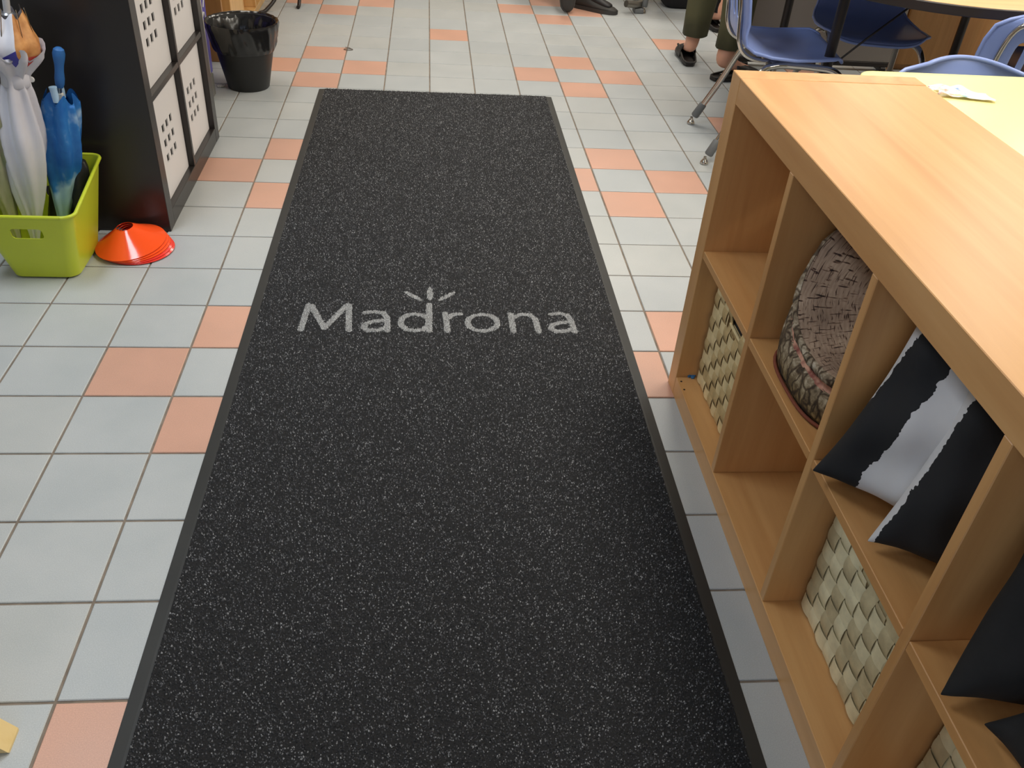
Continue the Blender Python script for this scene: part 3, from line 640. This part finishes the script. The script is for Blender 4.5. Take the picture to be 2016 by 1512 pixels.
# ------------------------------------------------------------------ waste bin
wb = empty('waste_bin', (-.772, 3.925, 0), label='black waste bin with black liner folded over its rim', cat='bin')
lathe('bin_body', [(.085, 0), (.088, .004), (.140, .262), (.146, .264), (.146, .270), (.138, .268), (.134, .255), (.083, .008)], BLKBIN, wb, 48, None, True, True)
from mathutils import noise as mnoise
def wob(u, z):
    a = 2*math.pi*u; n_ = mnoise.noise(Vector((math.cos(a)*4, math.sin(a)*4, z*22)))+.6*mnoise.noise(Vector((math.cos(a)*11+5, math.sin(a)*11, z*40))); am = .034 if z < .25 else .012
    return 1+am*n_+.010*math.sin(23*a+z*40)
lprof = [(.058, .07), (.080, .09), (.095, .12), (.104, .15), (.110, .175), (.116, .20), (.122, .225), (.129, .245), (.137, .262), (.145, .276), (.150, .277), (.152, .268), (.1505, .255), (.147, .24), (.1435, .225), (.1405, .21), (.137, .195), (.133, .18), (.1285, .168), (.1235, .160)]
lathe('bin_liner', lprof, BAG, wb, 120, None, True, False, wob, angle=80)

# ------------------------------------------------------------------ violet recycling bin, pine cabinet
rb = empty('recycling_bin', (-1.11, 3.985, 0), label='violet blue recycling bin with white outline marks behind the white wall end', cat='bin')
bm = bmesh.new(); addrings(bm, [rr_ring(a, b, .012, z) for a, b, z in ((.148, .128, .0), (.15, .13, .004), (.16, .14, .62), (.168, .148, .625), (.168, .148, .64), (.155, .135, .64), (.140, .120, .02))], True, True); b2o('bin_body', bm, BLUEBIN, rb, angle=35)
bm = bmesh.new()
for pts in ([(0, .0, .40), (0, .02, .47), (0, .045, .50), (0, .07, .47), (0, .06, .42)], [(0, .01, .36), (0, .05, .38), (0, .07, .33), (0, .04, .29)], [(0, .0, .25), (0, .04, .27), (0, .07, .22)], [(0, .0, .33), (0, -.04, .40), (0, -.08, .36), (0, -.05, .28)]): addtube(bm, spline([(x, y, z) for x, y, z in pts], 4), .003, 5)
b2o('printed_mark', bm, WHITEP, rb, loc=(.1545, .02, 0)).rotation_euler = (0, R(.9), 0)
pc = empty('pine_cabinet', (-.917, 4.245, 0), label='pine open cubby cabinet behind the waste bin', cat='cabinet')
Lc = 1.55; Dc = .42; Hc = .85
box('side_panel', (-Dc, 0, 0), (0, .02, Hc), OAK, pc); box('side_panel', (-Dc, Lc-.02, 0), (0, Lc, Hc), PINE, pc)  # near panel of the pine unit in darker oak, its shade put into the colour
box('base_board', (-Dc, .02, 0), (-.001, Lc-.02, .035), PINE, pc); box('top_board', (-Dc, -.005, Hc), (.008, Lc+.005, Hc+.022), PINE, pc); box('back_panel', (-Dc, .02, .035), (-Dc+.008, Lc-.02, Hc), PINE, pc)
for y in (.205, .51, .86, 1.2): box('divider', (-Dc+.008, y, .035), (-.002, y+.018, Hc), PINE, pc)
for a, b in ((.02, .205), (.223, .51), (.528, .86), (.878, 1.2), (1.218, 1.53)): box('shelf', (-Dc+.008, a, .42), (-.004, b, .438), PINE, pc)
box('door', (-.018, .226, .04), (-.003, .507, .415), PINE, pc)

# black stool with curved feet
bs = empty('bent_leg_stool', (-.70, 5.45, 0), label='black stool with curved splayed legs in front of the pine cabinet', cat='stool')
lathe('seat', [(.0001, .46), (.15, .46), (.165, .45), (.165, .435), (.15, .43), (.0001, .43)], BLKMETAL, bs, 32)
for (fx, fy) in ((-.014, -.205), (-.20, -.36), (.17, .15), (-.02, .22)):
    tube('leg', spline([(fx*.3, fy*.3, .43), (fx*.45, fy*.45, .25), (fx*.6, fy*.6, .08), (fx*.85, fy*.85, .016), (fx, fy, .010)], 6), .010, BLKMETAL, bs)

# ------------------------------------------------------------------ small things on the floor
bm = bmesh.new(); addtube(bm, [(.022*math.cos(a), .013*math.sin(a), .002) for a in [.5+5.6*k/30 for k in range(31)]], .0016, 6); addtube(bm, [(.018, .006, .002), (.0, .03, .002), (-.018, .035, .002)], .0014, 6)
tag(b2o('hair_elastic', bm, flat('grey_elastic', rgb(110, 100, 90), .8), loc=(-.385, 4.521, 0), angle=60), 'thin grey hair elastic lying on the tiles beyond the mat', 'elastic')
bm = bmesh.new()
for k in range(7): addtube(bm, spline([(random.uniform(-.018, .018), random.uniform(-.012, .012), random.uniform(.001, .006)) for _ in range(4)], 4), .0022, 5)
tag(b2o('fluff', bm, WHITEP, loc=(-.885, 3.905, .0015), angle=60), 'small white scrap of fluff on tiles by the white wall end', 'scrap')

# ------------------------------------------------------------------ small wooden stool at the lower left edge
st = empty('wooden_stool', (-1.10, .66, 0), label='pale wooden stool, one splayed leg showing at the lower left edge', cat='stool')
for sx in (1, -1):
    for sy in (1, -1):
        bm = bmesh.new(); rings = []
        for z in (0, .004, .43):
            e = .021 if z > 0 else .019; cxx = sx*(.445-.62*z); cyy = sy*(.155-.05*z); rings.append([(cxx+a*e, cyy+b*e, z) for a, b in ((-1, -1), (1, -1), (1, 1), (-1, 1))])
        addrings(bm, rings); b2o('leg', bm, STOOLWOOD, st)
box('seat', (-.21, -.17, .43), (.21, .17, .455), STOOLWOOD, st, .006, 2)

# ------------------------------------------------------------------ classroom chairs
def make_chair():
    r = empty('classroom_chair')
    prof = [(.480, .397), (.474, .407), (.458, .414), (.42, .416), (.35, .409), (.28, .403), (.19, .405), (.125, .415), (.085, .437), (.066, .475), (.058, .52), (.05, .56), (.042, .60), (.03, .645), (.015, .69), (.004, .722), (0, .738)]
    hw = [.165, .178, .192, .212, .218, .218, .212, .198, .186, .182, .186, .192, .196, .196, .186, .155, .10]
    ns = 17; bm = bmesh.new(); G = []
    for k, ((x, z), wd) in enumerate(zip(prof, hw)):
        row = []
        for i in range(ns):
            u = -1+2*i/(ns-1); back = max(0, min(1, (k-7)/3)); seat = 1-back
            row.append(bm.verts.new((x+back*.030*u*u-(.022*u**4 if k < 3 else 0), u*wd, z+seat*(.016*u**4-.004)-(.012*u*u if k > 14 else 0))))
        G.append(row)
    for k in range(len(prof)-1):
        for i in range(ns-1):
            if k in (10, 11, 12) and i in (4, 6, 9, 11): continue
            bm.faces.new((G[k][i], G[k][i+1], G[k+1][i+1], G[k+1][i]))
    EDGE = [v.co.copy() for v in G[0]]+[g_[-1].co.copy() for g_ in G[1:]]+[v.co.copy() for v in G[-1][-2::-1]]+[g_[0].co.copy() for g_ in G[-2:0:-1]]
    me = bpy.data.meshes.new('shell'); bm.normal_update(); bm.to_mesh(me); bm.free(); o = obj('shell', me, CHAIRB, r, True); solid(o, .007, 0); subsurf(o, 1)
    bm = bmesh.new()   # rolled edge of the shell
    loop = [tuple(v) for v in EDGE]; loop.append(loop[0]); addtube(bm, loop, .0062, 8, False); b2o('edge_roll', bm, CHAIRB, r, smooth=True)
    bp_ = spline([(.24, .14, .385), (.15, .138, .386), (.098, .138, .408), (.072, .138, .455), (.062, .138, .52), (.050, .142, .60), (.026, .132, .68), (.002, .09, .712), (-.010, 0, .718), (.002, -.09, .712), (.026, -.132, .68), (.050, -.142, .60), (.062, -.138, .52), (.072, -.138, .455), (.098, -.138, .408), (.15, -.138, .386), (.24, -.14, .385)], 4)
    tube('back_tube', bp_, .0085, CHROME, r)
    box('seat_bracket', (.17, -.045, .372), (.33, .045, .398), CHAIRB, r, .006, 2)
    bm = bmesh.new(); addtube(bm, [(.20, -.17, .378), (.20, .17, .378)], .011, 10); addtube(bm, [(.31, -.17, .378), (.31, .17, .378)], .011, 10); b2o('cross_tube', bm, STEEL, r, smooth=True)
    for s in (1, -1):
        for nm, path in (('rear_leg', [(.31, s*.15, .378), (.22, s*.165, .377), (.165, s*.18, .345), (.10, s*.2, .19), (.028, s*.2195, .035)]), ('front_leg', [(.20, s*.15, .380), (.36, s*.17, .383), (.44, s*.185, .375), (.485, s*.198, .32), (.50, s*.21, .20), (.505, s*.222, .035)])):
            pp = spline(path, 6); L_ = tube('leg', pp, .0125, CHROME, r, 12)
            e = Vector(path[-1]); d = (Vector(path[-2])-e).normalized()
            tube('boot', [e+d*.001, e+d*.006, e+d*.06, e+d*.066], [.0145, .0175, .0165, .0135], BOOT, L_, 14)
            g = lathe('glide', [(.0001, .0), (.013, .0), (.0165, .003), (.0165, .008), (.012, .015), (.007, .022), (.006, .03), (.0001, .03)], CHROME, L_, 18, (path[-1][0]-d.x*.024, path[-1][1]-d.y*.024, 0.0))
    return r
chair0 = make_chair(); used = False
def chair(x, y, rz, label, group='blue classroom chairs'):
    global used
    c = copy_tree(chair0) if used else chair0; used = True
    c.location = (x, y, 0); c.rotation_euler = (0, 0, rz); tag(c, label, 'chair', group); return c
chair(1.098, 3.430, R(-7), 'blue plastic chair seen from the side, chrome legs reaching past the beech shelf end')
chair(1.915, 2.62, R(88), 'blue plastic chair at the right edge with its slotted backrest toward the camera')
chair(1.895, 3.99, R(-100), 'blue plastic chair under the far side of the black-edged table, facing the camera')
chair(2.66, 3.30, R(184), 'blue plastic chair at the right end of the black-edged table')
chair(1.325, 2.125, R(-92), 'blue plastic chair whose backrest top shows over the pale yellow table')
chair(.82, 6.40, R(-90), 'blue plastic chair under the seated person with black trainers')
chair(1.60, 5.99, R(262), 'chrome-legged chair at the top edge beside the black trainers')

# ------------------------------------------------------------------ tables
def table_top(name, x0, y0, x1, y1, rc, z0, z1, m, parent, edge=None):
    cx_, cy_ = (x0+x1)/2, (y0+y1)/2; hx, hy = (x1-x0)/2, (y1-y0)/2; bm = bmesh.new()
    R_ = lambda e, z: [(cx_+p[0], cy_+p[1], z) for p in rr_ring(hx-e, hy-e, rc-e, z, 14)]
    addrings(bm, [R_(.004, z0), R_(0, z0+.003), R_(0, z1-.003), R_(.002, z1-.0008), R_(.0045, z1)]); return b2o(name, bm, m, parent, angle=30)
yt = empty('yellow_table', (1.9, 1.6, 0), label='pale yellow laminate table behind the beech shelf', cat='table')
table_top('tabletop', 1.016-1.9, .62-1.6, 3.0-1.9, 2.047-1.6, .045, .690, .720, YELLOW, yt)
for x, y in ((1.14, .74), (2.88, .74), (1.14, 1.93), (2.88, 1.93)):
    l_ = tube('leg', [(x-1.9, y-1.6, .02), (x-1.9, y-1.6, .69)], .018, BLKMETAL, yt, 14); lathe('glide', [(.0001, 0), (.016, 0), (.018, .006), (.012, .022), (.0001, .022)], CHROME, l_, 16, (x-1.9, y-1.6, 0))
dt = empty('black_edged_table', (2.1, 3.55, 0), label='maple laminate table with black edge band and black legs at upper right', cat='table')
table_top('edge_band', 1.25-2.1, 2.735-3.55, 3.05-2.1, 4.33-3.55, .6, .688, .7195, BLKEDGE, dt)
table_top('tabletop', 1.254-2.1, 2.739-3.55, 3.046-2.1, 4.326-3.55, .596, .715, .7215, TABLEWOOD, dt)
for x, y in ((1.50, 3.25), (1.69, 4.235), (2.60, 4.27), (2.75, 3.05)):
    l_ = tube('leg', [(x-2.1, y-3.55, .14), (x-2.1, y-3.55, .69)], .019, BLKMETAL, dt, 16); tube('leg_extension', [(x-2.1, y-3.55, .01), (x-2.1, y-3.55, .145)], .0145, CHROME, l_, 14)
    lathe('glide', [(.0001, 0), (.016, 0), (.019, .006), (.012, .018), (.0001, .018)], CHROME, l_, 16, (x-2.1, y-3.55, 0))
tube('cable', spline([(1.52-2.1, 3.23-3.55, .40), (1.60-2.1, 3.2-3.55, .50), (1.72-2.1, 3.2-3.55, .61), (1.8-2.1, 3.2-3.55, .687)], 5), .004, BLKMETAL, dt, 8)
# crumpled wrapper on the yellow table
t = NT('printed_wrapper'); uv = t.n('ShaderNodeTexCoord').outputs['UV']; vo = t.noise(uv, 5, 3, .6, .6); s = t.n('ShaderNodeSeparateXYZ'); t.l(uv, s.inputs[0])
c = t.ramp(s.outputs[0], [(0, rgb(214, 120, 100)), (.12, rgb(250, 240, 232)), (.24, rgb(232, 160, 130)), (.34, rgb(240, 236, 150)), (.44, rgb(120, 190, 150)), (.52, rgb(80, 130, 200)), (.60, rgb(248, 248, 248)), (1, rgb(250, 248, 245))])
t.l(t.mix(t.ramp(vo, [(.42, (0, 0, 0, 1)), (.52, (1, 1, 1, 1))]), c, rgb(250, 250, 248)), t.b.inputs['Base Color']); t.set(Roughness=.35)
V, F, UV = [], [], []
for j in range(9):
    for i in range(25):
        u, v = i/24, j/8; fold = .016*abs(math.sin(u*3.1+.4))*(v)+.004*math.sin(u*16+v*5)+.003*math.sin(v*9+u*7)
        V.append((-.062+u*.124+.006*math.sin(v*6), -.026+v*.052*(1-.15*math.sin(u*8))-.02*u, .0045+max(0, fold)*(1-.75*u))); UV.append((u, v))
for j in range(8):
    for i in range(24): F.append((j*25+i, j*25+i+1, (j+1)*25+i+1, (j+1)*25+i))
me = mesh('snack_wrapper', V, F, t.m); ul = me.uv_layers.new(name='UVMap')
for l in me.loops: ul.data[l.index].uv = UV[l.vertex_index]
o = obj('snack_wrapper', me, None, None, True, (1.196, 1.888, .7205)); solid(o, .0006); o.rotation_euler = (0, 0, R(-4)); tag(o, 'crumpled white snack wrapper with coloured print on the yellow table', 'wrapper')

# ------------------------------------------------------------------ grey cabinet, oak cabinet at the back
gc = empty('grey_partition', (1.60, 4.53, 0), label='grey upright partition panel with black bottom strip behind the tables', cat='partition')
box('panel', (0, 0, .045), (.84, .035, 1.1), GREYP, gc, .003); box('bottom_strip', (.0, -.004, .022), (.84, .039, .045), BLKEDGE, gc, .001)
for x in (.03, .78): box('foot', (x, -.01, 0), (x+.03, .25, .0215), BLKMETAL, gc, .003)
oc = empty('oak_cabinet', (2.452, 4.565, 0), label='brown oak laminate cabinet with door seams right of the grey cabinet', cat='cabinet')
box('cabinet_body', (0, .018, 0), (1.5, .5, 1.1), OAK, oc, .002); box('corner_post', (-.012, -.006, 0), (.02, .016, .09), OAK, oc, .001)
for k in range(5): box('door', (.022+k*.285, 0, .03), (.022+k*.285+.28, .0175, 1.09), OAK, oc, .002)
bm = bmesh.new(); addrings(bm, [rr_ring(a, b, .05, z) for a, b, z in ((.15, .09, .0), (.17, .105, .02), (.175, .11, .12), (.16, .095, .22), (.12, .06, .26))]); bg = b2o('filler_body', bm, BLKCLOTH, None, smooth=True)
filler = empty('shade_filler', (1.64, 5.76, 0), label='black bag added for the shade beneath the chrome-legged chair at the top edge', cat='filler'); bg.parent = filler  # made-up dark shape standing in for the shade under the chair
tube('handle', spline([(-.08, 0, .25), (-.06, 0, .32), (.06, 0, .32), (.08, 0, .25)], 5), .008, BLKNYLON, filler)

# ------------------------------------------------------------------ people (shins and feet in view)
def ell(c, rx, ry, n=24, rz=0, f=None):
    return [(c[0]+rx*math.cos(a)*math.cos(rz)-ry*math.sin(a)*math.sin(rz), c[1]+rx*math.cos(a)*math.sin(rz)+ry*math.sin(a)*math.cos(rz), c[2]) for a in [2*math.pi*k/n for k in range(n)]]
def foot_bm(bm, hx, hy, ang, leg):
    """bare foot and ankle: heel at (hx,hy), toes toward ang; leg = list of (x,y,z,r)"""
    P = [Vector(p[:3]) for p in leg]; addtube(bm, spline(P, 3), None or [0]*0 or [x for x in np.interp(np.linspace(0, len(leg)-1, (len(leg)-1)*3+1), range(len(leg)), [p[3] for p in leg])], 20)
def person_leg_skin(name, feet, m, parent):
    """one continuous skin surface: toes - heel - ankle - shin - knee, both legs joined at the hips"""
    me = bpy.data.meshes.new(name); V = []; E = []; Rr = []
    def add(p, r): V.append(p); Rr.append(r); return len(V)-1
    hip = add(feet['hip'], (.13, .11))
    for (heel, ang, ank, knee, hj) in feet['legs']:
        d = Vector((math.cos(ang), math.sin(ang), 0)); H_ = Vector(heel)
        a = add(H_+d*.045+Vector((0, 0, .085)), (.030, .036)); he = add(H_+d*.028+Vector((0, 0, .036)), (.030, .030)); m1 = add(H_+d*.12+Vector((0, 0, .045)), (.030, .026)); t1 = add(H_+d*.20+Vector((0, 0, .026)), (.036, .017)); t2 = add(H_+d*.235+Vector((0, 0, .02)), (.028, .012))
        s1 = add(Vector(ank), (.036, .038)); s2 = add((Vector(ank)+Vector(knee))/2+Vector((0, 0, .02)), (.052, .055)); k = add(knee, (.055, .058)); h = add(hj, (.08, .085))
        E.extend([(hip, h), (h, k), (k, s2), (s2, s1), (s1, a), (a, he), (a, m1), (m1, t1), (t1, t2)])
    me.from_pydata([tuple(v) for v in V], E, []); o = obj(name, me, m, parent); sk = o.modifiers.new('skin', 'SKIN')
    for i, r_ in enumerate(Rr): me.skin_vertices[0].data[i].radius = r_
    me.skin_vertices[0].data[0].use_root = True; sb = o.modifiers.new('sub', 'SUBSURF'); sb.levels = 2; sb.render_levels = 2; sk.use_smooth_shade = True
    return o
def trouser(parent, legs, hipc, m):
    """wide trousers: two lofted legs meeting at a waist block, one mesh"""
    for pts in legs:
        bm = bmesh.new(); rings = []
        P_ = pts
        for (x, y, z, rx, ry) in P_:
            rings.append([(x+rx*math.cos(a)*(1+.05*math.sin(5*a+z*14)), y+ry*math.sin(a)*(1+.05*math.sin(4*a+z*11)), z) for a in [2*math.pi*k/32 for k in range(32)]])
        x, y, z, rx, ry = P_[0]; rings.insert(0, [(x+rx*.93*math.cos(a), y+ry*.93*math.sin(a), z+.02) for a in [2*math.pi*k/32 for k in range(32)]])
        addrings(bm, rings, False, False); o = b2o('trouser_leg', bm, m, parent, smooth=True)
def clog(parent, hx, hy, ang, strap=True, low=False):
    d = Vector((math.cos(ang), math.sin(ang))); n_ = Vector((-d.y, d.x)); prof = [(0, .020), (.02, .030), (.06, .034), (.12, .036), (.18, .046), (.225, .044), (.255, .030), (.268, .010)]
    def outline(z, g=0): return [(*(Vector((hx, hy))+d*(s-.006 if i == 0 else s)+n_*(w_+g)), z) for i, (s, w_) in enumerate(prof)]+[(*(Vector((hx, hy))+d*s-n_*(w_+g)), z) for s, w_ in reversed(prof)]
    bm = bmesh.new(); addrings(bm, [outline(.001, -.003), outline(.004, 0), outline(.016, .001), outline(.021, -.002)]); sole = b2o('sole', bm, CLOG, parent, angle=50)
    # raised rim around the open heel, upper over the toes
    bm = bmesh.new(); rim = [Vector((hx, hy))+d*s+n_*w_ for s, w_ in reversed(prof[:5])]+[Vector((hx, hy))-d*.006]+[Vector((hx, hy))+d*s-n_*w_ for s, w_ in prof[:5]]
    zz = [.06, .042, .028, .022, .020, .020, .020, .022, .028, .042, .06]
    addtube(bm, [(p.x, p.y, z_) for p, z_ in zip(rim, zz)], .006, 8); b2o('heel_rim', bm, CLOG, parent, smooth=True)
    bm = bmesh.new(); rings = []
    for s in (.105, .12, .15, .18, .21, .24, .262, .27):
        wd = float(np.interp(s, [p[0] for p in prof], [p[1] for p in prof]))+.004; ht = float(np.interp(s, [.105, .15, .21, .25, .27], [.085, .075, .055, .04, .02])); c_ = Vector((hx, hy))+d*s
        rings.append([(*(c_+n_*wd*math.cos(a)), .016+(ht-.016)*math.sin(a)**.8 if math.sin(a) > 0 else .016) for a in [math.pi*k/14 for k in range(15)]])
    addrings(bm, rings, False, True, closed=False); u = b2o('upper', bm, CLOG, parent, smooth=True); solid(u, .004, 1)
pa = empty('person', (1.42, 4.40, 0), label='standing person in olive cropped trousers and black open-heel clogs behind the blue chair', cat='person')
pb = pa.location
def rel(p): return (p[0]-1.42, p[1]-4.40, p[2])
legsA = [((1.340, 4.475), R(84)), ((1.405, 4.262), R(14))]
person_leg_skin('body', {'hip': rel((1.44, 4.46, .92)), 'legs': [
    (rel((1.340, 4.475, .02)), R(84), rel((1.350, 4.53, .16)), rel((1.37, 4.52, .47)), rel((1.37, 4.48, .84))),
    (rel((1.405, 4.262, .02)), R(14), rel((1.455, 4.29, .16)), rel((1.47, 4.33, .47)), rel((1.50, 4.42, .84)))]}, SKIN, pa)
trouser(pa, [[(*rel((1.352, 4.525, .145)), .062, .066), (*rel((1.355, 4.525, .25)), .068, .07), (*rel((1.37, 4.52, .42)), .078, .08), (*rel((1.375, 4.50, .62)), .088, .09), (*rel((1.385, 4.47, .84)), .10, .12), (*rel((1.40, 4.46, .98)), .11, .12)],
             [(*rel((1.465, 4.295, .15)), .068, .060), (*rel((1.475, 4.30, .25)), .074, .068), (*rel((1.485, 4.33, .42)), .082, .078), (*rel((1.48, 4.36, .62)), .085, .09), (*rel((1.475, 4.40, .84)), .09, .11), (*rel((1.46, 4.40, .98)), .09, .11)]], None, OLIVE)
for (hx, hy), a in legsA:
    c_ = empty('clog', (0, 0, 0)); c_.parent = pa; clog(c_, hx-1.42, hy-4.40, a)
# seated person with black trainers at the top edge
def trainer(parent, loc, ang, pitch=0):
    r_ = empty('trainer'); r_.parent = parent; r_.location = loc; r_.rotation_euler = (0, pitch, ang)
    prof = [(-.01, .012, .055), (.0, .028, .085), (.04, .034, .095), (.09, .036, .085), (.14, .042, .062), (.20, .046, .048), (.25, .038, .038), (.27, .026, .030), (.282, .012, .024)]
    bm = bmesh.new(); rings = []
    for s, wd, ht in prof: rings.append([(s, wd*math.cos(a), .018+(ht-.018)*max(0, math.sin(a))**.7) for a in [math.pi*k/12 for k in range(13)]])
    addrings(bm, rings, True, True, closed=True); b2o('upper', bm, SHOE, r_, smooth=True)
    bm = bmesh.new(); o1 = [(s, wd+.003, 0) for s, wd, h_ in prof]+[(s, -wd-.003, 0) for s, wd, h_ in reversed(prof)]
    addrings(bm, [[(x, y, z) for x, y, _ in o1] for z in (0, .004, .020, .022)]); b2o('sole', bm, SHOE, r_, angle=50)
    bm = bmesh.new()
    for k in range(4): addtube(bm, [(.09+k*.022, -.018, .086-k*.008), (.10+k*.022, .018, .086-k*.008)], .003, 6)
    b2o('laces', bm, BLKNYLON, r_, smooth=True)
pB = empty('person', (.95, 5.6, 0), label='seated person in black trousers and black trainers at the top edge of the view', cat='person')
def relB(p): return (p[0]-.95, p[1]-5.6, p[2])
trainer(pB, relB((.895, 5.60, .0)), R(-33)); trainer(pB, relB((.825, 5.55, .262)), R(-88), R(66))
person_leg_skin('body', {'hip': relB((.80, 6.15, .52)), 'legs': [
    (relB((.905, 5.59, .02)), R(-33), relB((.905, 5.62, .14)), relB((.97, 5.66, .50)), relB((.90, 6.10, .50))),
    (relB((.825, 5.57, .14)), R(-88), relB((.82, 5.63, .26)), relB((.76, 5.70, .52)), relB((.70, 6.10, .50)))]}, BLKNYLON, pB)
trouser(pB, [[(*relB((.91, 5.605, .07)), .055, .06), (*relB((.925, 5.63, .25)), .065, .07), (*relB((.945, 5.66, .44)), .075, .08), (*relB((.955, 5.72, .50)), .085, .09), (*relB((.93, 5.9, .52)), .09, .09), (*relB((.90, 6.1, .54)), .1, .1)],
             [(*relB((.80, 5.61, .21)), .055, .06), (*relB((.79, 5.65, .34)), .065, .07), (*relB((.765, 5.70, .46)), .075, .08), (*relB((.76, 5.76, .51)), .085, .09), (*relB((.74, 5.9, .53)), .09, .09), (*relB((.72, 6.1, .54)), .1, .1)]], None, BLKCLOTH)
# third person: only one slip-on foot shows between the olive trouser legs
pC = empty('person', (1.70, 5.15, 0), label='person mostly hidden, one black slip-on foot showing between the olive trouser legs', cat='person')
person_leg_skin('body', {'hip': (0.05, .30, .9), 'legs': [((-.02, .0, .02), R(100), (-.015, .06, .16), (0, .14, .47), (0, .26, .84)), ((.16, .08, .02), R(80), (.16, .14, .16), (.16, .2, .47), (.12, .28, .84))]}, SKIN, pC)
for hx, hy, a in ((-.02, 0, R(100)), (.16, .08, R(80))):
    c_ = empty('slip_on', (0, 0, 0)); c_.parent = pC; clog(c_, hx, hy, a)
trouser(pC, [[(-.015, .08, .10, .06, .065), (0, .14, .42, .075, .08), (0, .24, .84, .1, .1)], [(.16, .16, .16, .06, .065), (.16, .2, .42, .075, .08), (.12, .27, .84, .1, .1)]], None, BLKCLOTH)
# steel foot of a folding table beside the trainers
tf = empty('folding_table', (1.215, 5.87, 0), label='folding table whose grey steel foot shows right of the black trainers', cat='table')
tube('foot_bar', spline([(-.03, -.40, .06), (.06, -.34, .045), (.10, -.20, .045), (.10, .25, .045)], 5), .020, STEEL, tf, 12)
box('foot_pad', (.035, -.375, 0), (.09, -.29, .028), BOOT, tf, .006, 2)
tube('leg', [(.10, .05, .05), (.10, .05, .70)], .02, STEEL, tf, 14); table_top('tabletop', -.05, -.05, 1.3, .65, .04, .70, .725, TABLEWOOD, tf)
